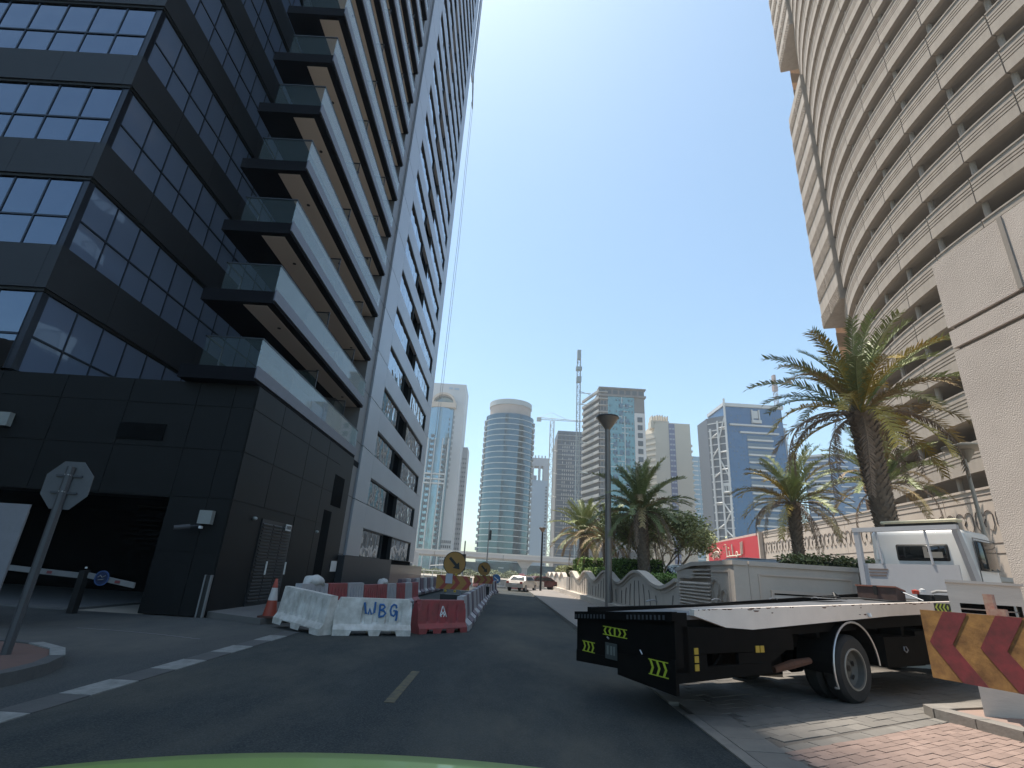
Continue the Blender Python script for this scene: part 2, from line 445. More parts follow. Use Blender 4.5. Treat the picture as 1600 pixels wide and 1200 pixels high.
# podium panels: thin raised cladding sheets on the front and side
pj = .03
rows = [0.0, 1.75, 3.36, 4.88, 6.33, TOP]
xs = [-8.57, -9.3, -10.5, -12.75, -15, -17.2, -19.5]
for i in range(len(xs) - 1):
    for j in range(len(rows) - 1):
        if rows[j] < 3.3 and xs[i] <= -10.4: continue
        boxpart('cladding_panel', blackclad, apt, (xs[i + 1] + pj / 2, xs[i] - pj / 2, PY - .02, PY + .01, rows[j] + pj / 2, rows[j + 1] - pj / 2))
boxpart('vent_slot', blackvoid, apt, (-12.75, -11.25, PY - .06, PY - .022, 5.08, 5.62))
for k in range(9):
    boxpart('garage_louvre', blackvoid, apt, (-12.5, -10.9, PY + 1.6, PY + 1.64, 1.9 + k * .15, 1.95 + k * .15))
ys = [16.46, 18.7, 21.6, 24.1, 26.1]
for i in range(len(ys) - 1):
    for j in range(len(rows) - 1):
        if i == 1 and j < 2: continue
        boxpart('cladding_panel', blackclad, apt, (PX - .01, PX + .02, ys[i] + pj / 2, ys[i + 1] - pj / 2, rows[j] + pj / 2, rows[j + 1] - pj / 2))
# louvred plant room door in the side wall
dr = boxpart('plant_room_door', darkmetal, apt, (PX + .0, PX + .05, 18.75, 21.5, .12, 3.0))
for a_, b_ in ((18.82, 19.6), (19.68, 20.45), (20.53, 21.3)):
    for k in range(24):
        zz = .3 + k * .11
        o = MB(); o.pbox((PX + .052, a_, zz), (.05, 0, -.03), (0, b_ - a_, 0), (0, 0, .04))
        o.build('louvre_blade', mat('louvre_paint', (.035, .035, .035), .6), dr, True)
boxpart('door_handle', whitem, dr, (PX + .1, PX + .14, 19.62, 19.67, 1.15, 1.6))
boxpart('door_handle', whitem, dr, (PX + .1, PX + .14, 21.32, 21.38, 1.15, 1.6))
boxpart('door_number_plate', whitem, dr, (PX + .1, PX + .12, 20.7, 21.2, 2.75, 2.98))
for k, (a_, b_) in enumerate(((20.76, 20.8), (20.84, 20.88), (20.92, 21.0), (21.04, 21.14))):
    boxpart('plate_lettering', blackm, dr, (PX + .121, PX + .126, a_, b_, 2.8, 2.93))
for yy, zz in ((18.1, 2.95), (24.3, 2.95)):
    o = MB(); o.lathe([(.0, -.0), (.06, .0), (.06, .08), (.04, .12), (0, .12)], (PX + .02, yy, zz), 'x', 12); l_ = o.build('wall_light', mat('lamp_opal', (.35, .36, .35), .4), apt, True, True)
# openings near the end of the side wall
boxpart('side_opening', blackvoid, apt, (PX + .021, PX + .03, 24.9, 26.0, .1, 4.0))
boxpart('side_opening', blackvoid, apt, (PX + .021, PX + .03, 25.6, 27.2, 4.3, 5.8))
boxpart('small_wall_sign', whitem, apt, (PX + .03, PX + .05, 27.2, 28.1, 1.25, 1.75))
# balcony floors
SZ = [7.62 + 2.9 * k for k in range(0, 13)]
BX0, BX1, BY0, BY1 = -11.1, PX + .02, 16.0, 28.2
rail_m = mat('rail_black', (.01, .012, .02), .4)
def slab_mesh(first):
    P_ = {}
    b = MB(); b.box(BX0, BX1, BY0, BY1, -.46, 0); P_['slab'] = b.mesh('balcony_slab', slabdark)
    b = MB(); b.box(BX1, BX1 + .05, BY0 - .05, BY1, -.36, .06); P_['fascia'] = b.mesh('side_fascia', fasciam)
    b = MB(); b.box(-9.7, BX1 - .3, BY0 + .22, BY1 - .1, -.475, -.462); P_['soffit'] = b.mesh('soffit', soffm)
    b = MB(); b.box(BX1 - .06, BX1 - .035, BY0 + .03, BY1, .06, 1.05); P_['g1'] = b.mesh('glass_balustrade', balglass)
    b = MB(); b.box(BX0 + .6, BX1 - .07, BY0 + .02, BY0 + .045, .0, 1.05); P_['g2'] = b.mesh('glass_balustrade', balglass2)
    b = MB(); b.box(BX1 - .075, BX1 - .02, BY0 + .0, BY1, 1.05, 1.09); b.box(BX0 + .55, BX1 - .075, BY0, BY0 + .055, 1.05, 1.09)
    b.box(BX0 + .55, BX0 + .6, BY0, BY0 + 1.1, 1.05, 1.09); b.box(BX0 + .55, BX0 + .59, BY0 + 1.06, BY0 + 1.1, 0, 1.05)
    P_['rail'] = b.mesh('hand_rail', rail_m)
    for j_, yy in enumerate((21.2, 25.4)):
        b = MB(); b.box(BX0 + 1.4, BX1 - .08, yy, yy + .04, 1.9, 1.95); b.box(BX1 - .12, BX1 - .08, yy, yy + .04, 0, 1.9); b.box(BX0 + 1.4, BX0 + 1.45, yy, yy + .04, 0, 1.9)
        P_['screen%d' % j_] = b.mesh('privacy_screen_frame', rail_m)
        b = MB(); b.box(BX0 + 1.46, BX1 - .13, yy + .012, yy + .03, .02, 1.88); P_['sg%d' % j_] = b.mesh('privacy_screen_glass', balglass2)
    b = MB()
    for yy in (18, 22.4, 26.3): b.lathe([(.0, -.50), (.07, -.50), (.07, -.476)], (-9.15, yy, 0), 'z', 8)
    P_['spot'] = b.mesh('ceiling_spot', blackm)
    return P_
SP = slab_mesh(0)
nm = {'slab': 'balcony_slab', 'fascia': 'side_fascia', 'soffit': 'soffit', 'g1': 'glass_balustrade', 'g2': 'glass_balustrade', 'rail': 'hand_rail', 'screen0': 'privacy_screen_frame', 'sg0': 'privacy_screen_glass', 'screen1': 'privacy_screen_frame', 'sg1': 'privacy_screen_glass', 'spot': 'ceiling_spot'}
for k, z in enumerate(SZ):
    me, c = SP['slab']
    so = link('balcony_slab', me, apt, c + Vector((0, 0, z)), True)
    for key in ('fascia', 'soffit', 'g1', 'g2', 'rail', 'screen0', 'sg0', 'screen1', 'sg1', 'spot'):
        if k == 0 and key in ('soffit', 'spot'): continue
        me, c = SP[key]
        link(nm[key], me, so, c + Vector((0, 0, z)), True)
# apartment core behind the balconies
ch = SZ[-1] + 2.0
boxpart('apartment_core', mat('core_wall', (.07, .07, .075), .6), apt, (-30, -11.05, 32.0, 52.2, TOP, 90))
boxpart('inner_wall', mat('inner_wall', (.06, .06, .065), .6), apt, (-11.05, -9.6, 26.6, 31.9, TOP, ch))
for k, z in enumerate(SZ[:-1]):
    boxpart('balcony_door', facglass, apt, (-11.0, -9.9, 26.55, 26.59, z + .05, z + 2.2))
boxpart('return_wall', colm, apt, (-9.6, PX - .12, 28.22, 29.58, 0, 52))
for k in range(28):
    boxpart('return_wall_joint', blackm, apt, (PX - .121, PX - .112, 28.25, 29.55, 2.1 + k * 3.05, 2.13 + k * 3.05))
# pale end facade
EY0, EY1 = 29.6, 52.2
WB = [2.07 + 3.05 * k for k in range(28)]
b = MB(); b.box(PX - .28, PX, EY0 + .02, 32.38, 0, 3.01); pL = b.mesh('facade_panel', facm)
b = MB(); b.box(PX - .28, PX, 49.62, EY1, 0, 3.01); pR = b.mesh('facade_panel', facm)
sp = []
for a_, b_ in ((32.4, 38.1), (38.12, 43.9), (43.92, 49.6)):
    b = MB(); b.box(PX - .28, PX, a_, b_, 0, 1.36); sp.append(b.mesh('spandrel_panel', facm))
b = MB(); b.box(PX - .16, PX - .13, 32.45, 37.96, .04, 1.60); wL = b.mesh('window_pane', resglass)
b = MB(); b.box(PX - .16, PX - .13, 41.3, 49.5, .04, 1.60); wR = b.mesh('window_pane', resglass)
b = MB()
b.box(PX - .13, PX - .05, 32.4, 37.98, 0, .05); b.box(PX - .13, PX - .02, 32.4, 37.98, 1.56, 1.65); b.box(PX - .13, PX - .05, 41.2, 49.6, 0, .05); b.box(PX - .13, PX - .02, 41.2, 49.6, 1.56, 1.65)
b.box(PX - .13, PX - .05, 32.4, 32.45, .05, 1.56); b.box(PX - .13, PX - .02, 49.5, 49.6, .05, 1.56); b.box(PX - .3, PX - .03, 37.96, 38.02, 0, 1.65); b.box(PX - .3, PX - .03, 41.2, 41.28, 0, 1.65)
wf = b.mesh('window_frame', blackm)
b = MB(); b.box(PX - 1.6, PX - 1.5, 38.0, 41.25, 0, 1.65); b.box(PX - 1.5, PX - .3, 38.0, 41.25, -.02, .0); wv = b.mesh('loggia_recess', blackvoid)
for k, z in enumerate(WB):
    for me, c in (pL, pR): link('facade_panel', me, apt, c + Vector((0, 0, z + .02)), True)
    if k:
        for me, c in sp: link('spandrel_panel', me, apt, c + Vector((0, 0, z - 1.38)), True)
    if k == 0:
        fw = link('window_frame', wf[0], apt, wf[1] + Vector((0, 0, z)), True)
        for me, c in (wL, wR): link('window_pane', me, fw, c + Vector((0, 0, z)), True)
        continue
    fw = link('window_frame', wf[0], apt, wf[1] + Vector((0, 0, z)), True)
    for me, c in (wL, wR): link('window_pane', me, fw, c + Vector((0, 0, z)), True)
    link('loggia_recess', wv[0], apt, wv[1] + Vector((0, 0, z)), True)
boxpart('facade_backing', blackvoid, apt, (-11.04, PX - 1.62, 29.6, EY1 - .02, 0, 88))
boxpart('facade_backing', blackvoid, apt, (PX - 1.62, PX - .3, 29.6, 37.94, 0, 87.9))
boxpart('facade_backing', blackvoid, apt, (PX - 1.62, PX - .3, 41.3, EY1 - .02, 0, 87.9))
boxpart('roof_parapet', facm, apt, (-11, PX, EY0, EY1, 88, 90))
# dark plinth and hoarding at the foot
boxpart('plinth', mat('plinth_dark', (.02, .021, .026), .5), apt, (PX - .1, PX + .35, 28.3, 40.2, 0, 2.05))
gh = MB(); gh.box(PX + .05, PX + .3, 40.3, 56, 0, 1.75); gh.build('glazed_hoarding', mat('brown_glass', (.20, .15, .13), .3, alpha=.85), apt, True)
# window-cleaning ropes and rooftop access frame
crd = thing('facade_access_cradle', 'light frame of a window cleaning cradle hanging near the top of the apartment tower', 'cradle', (-8.2, 52.3, 62))
q = MB(); q.box(-8.5, -8.35, 52.25, 53.4, 66, 84); q.build('guide_panel', facm, crd, True)
q = MB()
for k in range(7): q.tube([(-8.35, 52.3, 66 + 3 * k), (-8.35, 53.7, 66 + 3 * k)], .04, 5)
q.tube([(-8.35, 53.7, 66), (-8.35, 53.7, 84)], .05, 5); q.tube([(-8.35, 53.4, 66), (-8.1, 54.6, 62.4), (-8.1, 53.0, 61.8)], .06, 5); q.tube([(-8.1, 54.6, 62.4), (-8.35, 53.7, 68)], .05, 5)
q.build('cradle_frame', galv, crd, True)
for yy, lb in ((54.6, 'thin steel rope hanging free of the tower edge, the outer of two'), (53.1, 'thin steel rope hanging close to the tower edge, the inner of two')):
    q = MB(); q.tube([(-8.1, yy, 62.3), (-8.1 + .2, yy, 40), (-8.1 + .1, yy, 6)], .022, 4); o = q.build('hoist_rope', galv); tag(o, lb, 'rope')

# ------------------------------------------------------------------ glass office block behind terrace
gob = thing('glass_office_block', 'dark blue glazed office block with charcoal bands rising behind the black podium', 'building', (-24, 25, TOP))
GX = -17.05
GZ = [7.25] + [12.12 + 4.87 * k for k in range(0, 6)]
boxpart('block_core', blackvoid, gob, (-44, GX - .35, PY + .35, 44, TOP, 80))
def pane_row(z0, z1, floor):
    zt = z0 + (z1 - z0) * .44
    n = 10 if floor < 4 else 12
    for (za, zb) in ((z0 + .03, zt - .03), (zt + .03, z1 - .03)):
        for i in range(12):
            ya = PY + .25 + i * 1.38
            if ya > 33: break
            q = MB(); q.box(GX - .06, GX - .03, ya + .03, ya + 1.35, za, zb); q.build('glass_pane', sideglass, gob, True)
        for i in range(7):
            xa = GX - .25 - i * 1.345
            q = MB(); q.box(xa - 1.315, xa - .03, PY + .03, PY + .06, za, zb); q.build('glass_pane', facglass, gob, True)
    q = MB()
    for i in range(13):
        ya = PY + .25 + i * 1.38
        q.box(GX - .2, GX + .0, ya - .03, ya + .03, z0, z1)
    for i in range(8):
        xa = GX - .25 - i * 1.345
        q.box(xa - .03, xa + .03, PY - .0, PY + .2, z0, z1)
    q.box(GX - .2, GX + .015, PY + .25, 34, zt - .035, zt + .035); q.box(GX - 10, GX - .25, PY - .015, PY + .2, zt - .035, zt + .035)
    q.build('mullion_grid', mullm, gob, True)
    q = MB(); q.box(GX - .25, GX - .0, PY, PY + .22, z0, z1); q.build('corner_post', mat('corner_post', (.03, .033, .045), .3, metal=.5), gob, True)
prevtop = None
for k, z0 in enumerate(GZ):
    z1 = 10.21 if k == 0 else z0 + 3.06
    pane_row(z0, z1, k)
    zb0, zb1 = z1, (12.12 if k == 0 else z0 + 4.87)
    # band of panels, front and side
    for i in range(6):
        ya = PY - .12 + i * 3.0; boxpart('band_panel', bandm, gob, (GX - .3, GX + .12, ya + .006, ya + 2.994, zb0 + .12, zb1 - .0))
    for i in range(4):
        xa = GX - .3 - i * 3.0; boxpart('band_panel', bandm, gob, (xa - 2.994, xa - .006, PY - .12, PY + .3, zb0 + .12, zb1 - .0))
    boxpart('band_drip', blackm, gob, (GX - 12, GX + .05, PY - .05, 34, zb0, zb0 + .12))
boxpart('upper_block', bandm, gob, (-44, GX - .1, PY + .1, 43, GZ[-1] + 4.87, 80))

# ------------------------------------------------------------------ unseen tower added to shade the near road; low building mirrored in the glass
nbt = thing('added_shade_tower', 'very tall unseen beige tower added to shade the near road', 'building', (-75, 20, 0))
boxpart('tower_wall', beigeT, nbt, (-92, -61, -6, 64, 0, 250))
b = MB(); b.box(-60.99, -60.4, -6, 64, 0, 1.1); bb = b.mesh('balcony_band', mat('beige_band', (.55, .48, .42), .8))
for k in range(1, 70): link('balcony_band', bb[0], nbt, bb[1] + Vector((0, 0, 3.5 * k)), True)
nb2 = thing('low_neighbour', 'stepped beige low building mirrored in the lowest rows of the dark glass', 'building', (-38, -12, 0))
boxpart('tower_wall', beigeT, nb2, (-50, -31, -34, -6, 0, 17))
boxpart('tower_wall', beigeT, nb2, (-46, -33, -30, -16, 17, 24))
b = MB(); b.box(-30.99, -30.9, -33, -7, 0, 1.3); bb = b.mesh('window_strip', mat('neigh_window', (.03, .035, .04), .3))
for k in range(1, 5): link('window_strip', bb[0], nb2, bb[1] + Vector((0, 0, 3.4 * k)), True)

# ================================================================== RIGHT: curved parking tower
CX, CY, CR = 67.5, 23.5, 41.0
rt = thing('curved_tower', 'beige curved tower of stacked parking decks with ribbed parapets and a textured end fin', 'building', (45, 30, 0))
def arc(r, a): return (CX - r * math.cos(a), CY + r * math.sin(a))   # a=0 faces the street, + goes away
A1 = math.atan2(46 - CY, 41) * 0 + R(41); A0 = R(-19)
DA = R(60) / 12
FL0 = 7.4
def parapet_mesh(da, seg):
    # profile (outward offset, z) of one parapet with three grooves; z 0 = underside
    pr = [(0, 0), (.0, .72), (-.05, .74), (-.05, .79), (0, .81), (0, .94), (-.05, .96), (-.05, 1.01), (0, 1.03), (0, 1.16), (-.05, 1.18), (-.05, 1.23), (0, 1.25), (0, 1.6), (.05, 1.62), (.05, 1.72), (-.3, 1.72), (-.3, .0)]
    b = MB(); rows = []
    for i in range(seg + 1):
        a = da * (i / seg) * 1.0
        a = .0009 + (da - .0018) * i / seg
        rows.append([(CX - (CR + o_) * math.cos(a), CY + (CR + o_) * math.sin(a), z) for o_, z in pr])
    b.grid(rows, True); b.face(rows[0]); b.face(list(reversed(rows[-1])))
    b.v = [(x - CX, y - CY, z) for x, y, z in b.v]
    me, _ = b.mesh('parapet_panel', beigeT, center=False)
    bm = bmesh.new(); bm.from_mesh(me); bmesh.ops.recalc_face_normals(bm, faces=bm.faces); bm.to_mesh(me); bm.free()
    return me
ppm = parapet_mesh(DA, 3)
def rcol(b, a):
    x, y = arc(CR - .55, a); b.tube([(x, y, -1.38), (x, y, .05)], .17, 8)
cb = MB(); cb.tube([(-(CR - .5), 0, -1.40), (-(CR - .5), 0, .02)], .17, 8)
cme, _ = cb.mesh('column', beigeT, center=False)
NF = 27
for f in range(NF):
    zt = 10.4 + 3.0 * f; zb = zt - 1.72
    if f < 22:
        for i in range(12):
            a = A0 + i * DA
            link('parapet_panel', ppm, rt, (CX, CY, zb), True, rot=(0, 0, -a))
            if i % 1 == 0:
                link('column', cme, rt, (CX, CY, zb + .02), True, rot=(0, 0, -(a + DA * .0)))
    else:
        b = MB()
        for i in range(12):
            a0 = A0 + i * DA
            p0 = arc(CR, a0); p1 = arc(CR, a0 + DA / 2); p2 = arc(CR, a0 + DA)
            for u_, v_ in ((p0, p1), (p1, p2)):
                b.pbox((u_[0], u_[1], zb), (v_[0] - u_[0], v_[1] - u_[1], 0), (.3, 0, 0), (0, 0, 1.72))
        tag(b.build('upper_parapets', beigeT, rt, True), kind='stuff')
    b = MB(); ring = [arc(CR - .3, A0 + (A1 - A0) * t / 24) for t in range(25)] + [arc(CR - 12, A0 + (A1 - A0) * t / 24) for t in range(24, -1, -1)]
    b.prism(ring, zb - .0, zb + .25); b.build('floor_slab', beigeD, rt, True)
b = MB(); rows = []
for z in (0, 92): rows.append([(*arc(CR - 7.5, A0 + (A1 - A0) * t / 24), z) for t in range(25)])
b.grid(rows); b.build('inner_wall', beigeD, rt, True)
# dividing cross walls between bays seen through the openings
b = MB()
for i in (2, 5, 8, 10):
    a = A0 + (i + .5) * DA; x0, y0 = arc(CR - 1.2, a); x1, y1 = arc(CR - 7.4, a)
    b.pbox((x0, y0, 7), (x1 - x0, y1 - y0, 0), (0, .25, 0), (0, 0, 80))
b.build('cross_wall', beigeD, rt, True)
# textured end fin, two pieces
def fin(name, z0, z1, p0, p1):
    dx, dy = p1[0] - p0[0], p1[1] - p0[1]; L = math.hypot(dx, dy); ux, uy = dx / L, dy / L; nx, ny = uy, -ux
    if nx > 0: nx, ny = -nx, -ny
    fw = MB(); fw.pbox((*p0, z0), (dx, dy, 0), (-nx * 2.6, -ny * 2.6, 0), (0, 0, z1 - z0)); F = fw.build(name, beigeT, rt, True)
    k = 0; z = z0 + .05
    while z < z1 - .4:
        h = 1.48
        for j in range(2):
            f0 = j / 2 + .006; f1 = (j + 1) / 2 - .006; e = .07 if k % 2 == 0 else .03
            o = MB(); o.pbox((p0[0] + dx * f0 + nx * e, p0[1] + dy * f0 + ny * e, z), (dx * (f1 - f0), dy * (f1 - f0), 0), (-nx * e, -ny * e, 0), (0, 0, min(h, z1 - z)))
            if k % 2 == 0:
                for r_ in range(6):
                    for c_ in range(9):
                        u0 = f0 + (f1 - f0) * (c_ + .1 + .4 * (r_ % 2)) / 9.6; zz = z + .08 + r_ * .23
                        o.pbox((p0[0] + dx * u0 + nx * (e + .06), p0[1] + dy * u0 + ny * (e + .06), zz), (dx * .035, dy * .035, 0), (-nx * .06, -ny * .06, 0), (0, 0, .14))
            o.build('textured_panel' if k % 2 == 0 else 'smooth_panel', beigeX if k % 2 == 0 else beigeT, F, True)
        z += h + .03; k += 1
P0 = (31.35, 43.6); P1 = (33.45, 50.0)
fin('end_fin', 28.6, 58.5, P0, P1)
fin('end_fin', 67.0, 92.0, P0, P1)
b = MB()
for z in (10.4 + 3 * k for k in range(27)):
    pts = [(34.2 + i * .8, 50.2 + i * 1.6) for i in range(3)]
    b.pbox((34.9, 50.3, z - 1.7), (2.9, 4.0, 0), (3, 0, 0), (0, 0, 1.7))
b.build('rear_balconies', mat('peach_render', (.55, .38, .26), .8), rt, True)

# ------------------------------------------------------------------ long perimeter wall with ornament
pwl = thing('ornamented_wall', 'long beige boundary wall with three grooved lines and a looping ornament in front of the curved tower', 'wall', (26, 40, 0))
def wx(y): return 22.95 + .0855 * y
Y0w, Y1w = 14.0, 57.2; nseg = 8; ys_ = [Y0w + (Y1w - Y0w) * i / nseg for i in range(nseg + 1)]
for i in range(nseg):
    a, b_ = ys_[i] + .02, ys_[i + 1] - .02
    q = MB(); q.prism([(wx(a), a), (wx(b_), b_), (wx(b_) + .4, b_), (wx(a) + .4, a)], .9, 7.3); pn = q.build('wall_panel', wallw, pwl, True)
    q = MB(); q.prism([(wx(a) - .05, a), (wx(b_) - .05, b_), (wx(b_) + .45, b_), (wx(a) + .45, a)], 7.3, 7.42); q.build('coping', wallw, pn, True)
    q = MB()
    for z in (7.02, 6.72, 4.55, 4.05): q.pbox((wx(a) - .015, a, z), (wx(b_) - wx(a), b_ - a, 0), (.02, 0, 0), (0, 0, .045))
    q.build('groove_line', linem, pn, True)
    # looping ornament: raised thin curves
    q = MB(); step = 1.2; n = int((b_ - a) / step)
    for k in range(n):
        yc = a + (k + .5) * (b_ - a) / n; s_ = .52; z0 = 5.75
        def P2(u, v): return (wx(yc + u * 1.2) - .03, yc + u * 1.2, z0 + v * 1.15)
        for sgn in (-1, 1):
            pts = []
            for t in range(9):
                an = math.pi * t / 8
                pts.append(P2(sgn * (.3 + .22 * math.cos(an)), .18 + .24 * math.sin(an)))
            pts += [P2(sgn * .08, -.25), P2(sgn * .22, -.5), P2(sgn * .38, -.4)]
            q.tube(pts, .024, 4, False)
        q.tube([P2(-.62, .05), P2(-.5, -.12), P2(-.58, -.3)], .03, 4, False)
    q.build('ornament', linem, pn, True)
q = MB(); q.prism([(wx(57.2), 57.2), (wx(80) + .3, 80), (wx(80) + 1, 80), (wx(57.2) + .9, 57.2)], .9, 7.4); q.build('plain_end_wall', wallw, pwl, True)

# red shop sign
rs = thing('shop_sign', 'long red shop sign with cream Arabic lettering below the beige coping', 'sign', (27.2, 66, 4.5))
def sx_(y): return 22.5 + .0855 * y
q = MB(); q.prism([(sx_(57.5), 57.5), (sx_(76), 76), (sx_(76) + .3, 76), (sx_(57.5) + .3, 57.5)], 4.6, 7.05); q.build('sign_board', redsign, rs, True)
q = MB(); q.prism([(sx_(57.3) - .02, 57.2), (sx_(57.5) - .02, 57.5), (sx_(57.5) + .4, 57.5), (sx_(57.3) + .4, 57.2)], 4.0, 7.4); q.build('end_post', wallw, rs, True)
q = MB()
def st(ya, za, yb, zb_, w=.16):
    # stroke: y decreasing is to the right in the picture
    x = sx_((ya + yb) / 2) - .14
    q.tube([(x, ya, za), (x, yb, zb_)], w * .5, 6)
# word reading right to left: alef, lam, meem, alef, ya, alef
st(62.0, 6.65, 62.15, 5.25); st(62.5, 6.6, 62.6, 5.2); st(62.6, 5.2, 63.8, 5.15)
for t in range(8):
    a0 = t * math.pi / 4; a1 = (t + 1) * math.pi / 4
    st(64.1 + .32 * math.cos(a0), 5.3 + .28 * math.sin(a0), 64.1 + .32 * math.cos(a1), 5.3 + .28 * math.sin(a1), .13)
st(64.4, 5.15, 65.5, 5.15); st(65.5, 5.15, 65.6, 6.5); st(65.6, 5.15, 66.6, 5.15); st(66.6, 5.15, 66.7, 5.8); st(66.7, 5.15, 67.6, 5.1); st(67.6, 5.1, 67.7, 6.45)
q.build('lettering', cream, rs, True)
q = MB()
for (ya, yb, z0, z1) in ((64.0, 65.1, 4.75, 4.9), (65.3, 66.4, 4.75, 4.9)): q.box(sx_(65) - .16, sx_(65) - .1, ya, yb, z0, z1)
for (yy) in (66.3, 66.6): q.box(sx_(66.4) - .2, sx_(66.4) - .1, yy, yy + .14, 4.82, 4.95)
q.build('small_lettering', cream, rs, True)
q = MB()
for t in range(5):
    yy = 71.2 + t * .55; x = sx_(yy) - .13
    pts = [(x, yy + .28 * math.cos(a), 5.45 + .38 * math.sin(a) + .12 * math.sin(t)) for a in [i * math.pi / 5 for i in range(-1, 7 if t % 2 else 9)]]
    q.tube(pts, .075, 5, False)
for a in range(9):
    an = math.pi * a / 9; an2 = math.pi * (a + 1) / 9
    q.tube([(sx_(72.3) - .13, 72.3 + 1.7 * math.cos(an), 5.5 + .95 * math.sin(an)), (sx_(72.3) - .13, 72.3 + 1.7 * math.cos(an2), 5.5 + .95 * math.sin(an2))], .05, 5, False)
q.build('round_logo', cream, rs, True)

# ------------------------------------------------------------------ wavy garden wall
gwl = thing('wavy_garden_wall', 'low beige garden wall with a wave shaped top, on a plinth beside the pavement', 'wall', (6.5, 40, 0))
def wz(y):
    return 1.88 + .30 * math.cos((y - 26.0) / 8.0 * 2 * math.pi)
q = MB(); q.box(5.95, 7.0, 20.0, 80, -.1, .46); q.build('plinth', wallwave, gwl, True)
q = MB(); q.box(5.9, 5.95, 20.0, 80, -.1, .12); q.build('plinth_skirt', wallwave, gwl, True)
def wave(y0, y1, n, zlo, zfun, x0, x1, name, m_):
    b = MB(); pts = [(y0 + (y1 - y0) * i / n) for i in range(n + 1)]
    poly = [(x0, y, zfun(y)) for y in pts] + [(x0, y, zlo(y) if callable(zlo) else zlo) for y in reversed(pts)]
    rows = [[(x0, y, zlo(y) if callable(zlo) else zlo) for y in pts], [(x0, y, zfun(y)) for y in pts], [(x1, y, zfun(y)) for y in pts], [(x1, y, zlo(y) if callable(zlo) else zlo) for y in pts]]
    b.grid(list(map(list, zip(*rows))), True)
    b.face([r[0] for r in rows]); b.face([r[-1] for r in rows])
    return b.build(name, m_, gwl, True, fix=True)
yy = 22.0
segs = [(20.0, 22.0)] + [(22.0 + 8 * k, 30.0 + 8 * k) for k in range(3)] + [(46, 51.6)]
for (a, b_) in segs:
    n = max(6, int((b_ - a) * 4))
    wave(a + .01, b_ - .01, n, .46, lambda y: wz(y) - .12, 6.4, 6.65, 'wall_body', wallwave)
    wave(a + .01, b_ - .01, n, lambda y: wz(y) - .12, wz, 6.28, 6.72, 'wave_coping', wallwave)
    wave(a + .02, b_ - .02, n, lambda y: wz(y) - .26, lambda y: wz(y) - .2, 6.36, 6.40, 'groove_band', wallwave)
    # curved ribs like bent fins
    k = a + .7
    while k < b_ - .4:
        b = MB(); h = wz(k) - .45
        pts = [(6.39, k + .25 * math.sin((k - 22) * .78) * t * t, .55 + (h - .55) * t) for t in [i / 6 for i in range(7)]]
        b.tube(pts, .028, 4, False); b.build('curved_rib', mat('rib_shadowline', (.20, .18, .16), .9), gwl, True); k += .95
for (a, b_) in ((56, 60.5), (60.5, 66.5), (66.5, 72.5), (72.5, 78.5)):
    n = 16
    f = lambda y, a=a, b_=b_: 1.55 + .5 * math.sin(math.pi * (y - a) / (b_ - a))
    wave(a + .01, b_ - .01, n, .46, lambda y: f(y) - .12, 6.4, 6.6, 'wall_body', wallwave)
    wave(a + .01, b_ - .01, n, lambda y: f(y) - .12, f, 6.28, 6.7, 'wave_coping', wallwave)
q = MB(); q.box(6.3, 6.9, 51.7, 56, .46, 1.6); q.build('wall_body', wallwave, gwl, True)

# ------------------------------------------------------------------ louvred planter wall (corner)
lw = thing('louvred_wall', 'beige corner wall with recessed frames, louvred vents and a stylised relief', 'wall', (6.4, 15, 0))
CN = (6.4, 15.05)
# road-facing side
q = MB(); q.box(6.4, 6.7, 15.05, 16.72, -.1, 2.3); q.build('wall_body', wallwave, lw, True)
q = MB(); q.box(6.4, 6.7, 16.72, 19.75, -.1, .75); q.box(6.4, 6.7, 18.3, 19.98, 1.9, 2.2); q.box(6.4, 6.7, 19.75, 19.98, .75, 1.9); q.box(6.6, 6.7, 16.72, 19.75, .75, 2.3); q.build('wall_body', wallwave, lw, True)
q = MB(); q.ext([(6.36, 15.0, 2.3), (6.36, 18.3, 2.3), (6.36, 20.0, 2.12), (6.36, 20.0, 2.24), (6.36, 18.3, 2.42), (6.36, 15.0, 2.42)], (.4, 0, 0)); q.build('coping', wallwave, lw, True)
for k in range(10):
    z = .78 + k * .105
    q = MB(); q.pbox((6.35, 16.8, z), (.07, 0, .05), (0, 2.9, 0), (0, 0, .024)); q.build('louvre_blade', wallw, lw, True)
for k in range(3):
    z = 1.92 + k * .11
    q = MB(); q.pbox((6.38, 16.8, z), (.12, 0, .06), (0, 1.7, 0), (0, 0, .025)); q.build('louvre_blade', wallw, lw, True)
q = MB(); q.box(6.37, 6.41, 15.3, 16.6, 2.1, 2.16); q.box(6.37, 6.41, 15.3, 15.36, .3, 2.1); q.build('raised_frame', wallw, lw, True)
q = MB()
for (cy, cz, r_) in ((16.35, 1.62, .26), (15.75, 1.42, .18)):
    pts = [(6.385, cy + r_ * math.cos(a), cz + r_ * math.sin(a)) for a in [i * math.pi / 6 for i in range(-1, 9)]]
    q.tube(pts, .045, 5)
for (ya, za, yb, zb_) in ((16.6, 1.6, 16.5, .95), (16.5, .95, 16.2, .8), (16.1, 1.3, 15.95, .9), (15.57, 1.4, 15.6, .7), (15.95, 1.35, 15.85, .75), (16.15, 1.35, 16.3, 1.2)): q.tube([(6.385, ya, za), (6.385, yb, zb_)], .04, 5)
q.build('calligraphic_relief', mat('relief_dark', (.3, .26, .22), .9), lw, True)
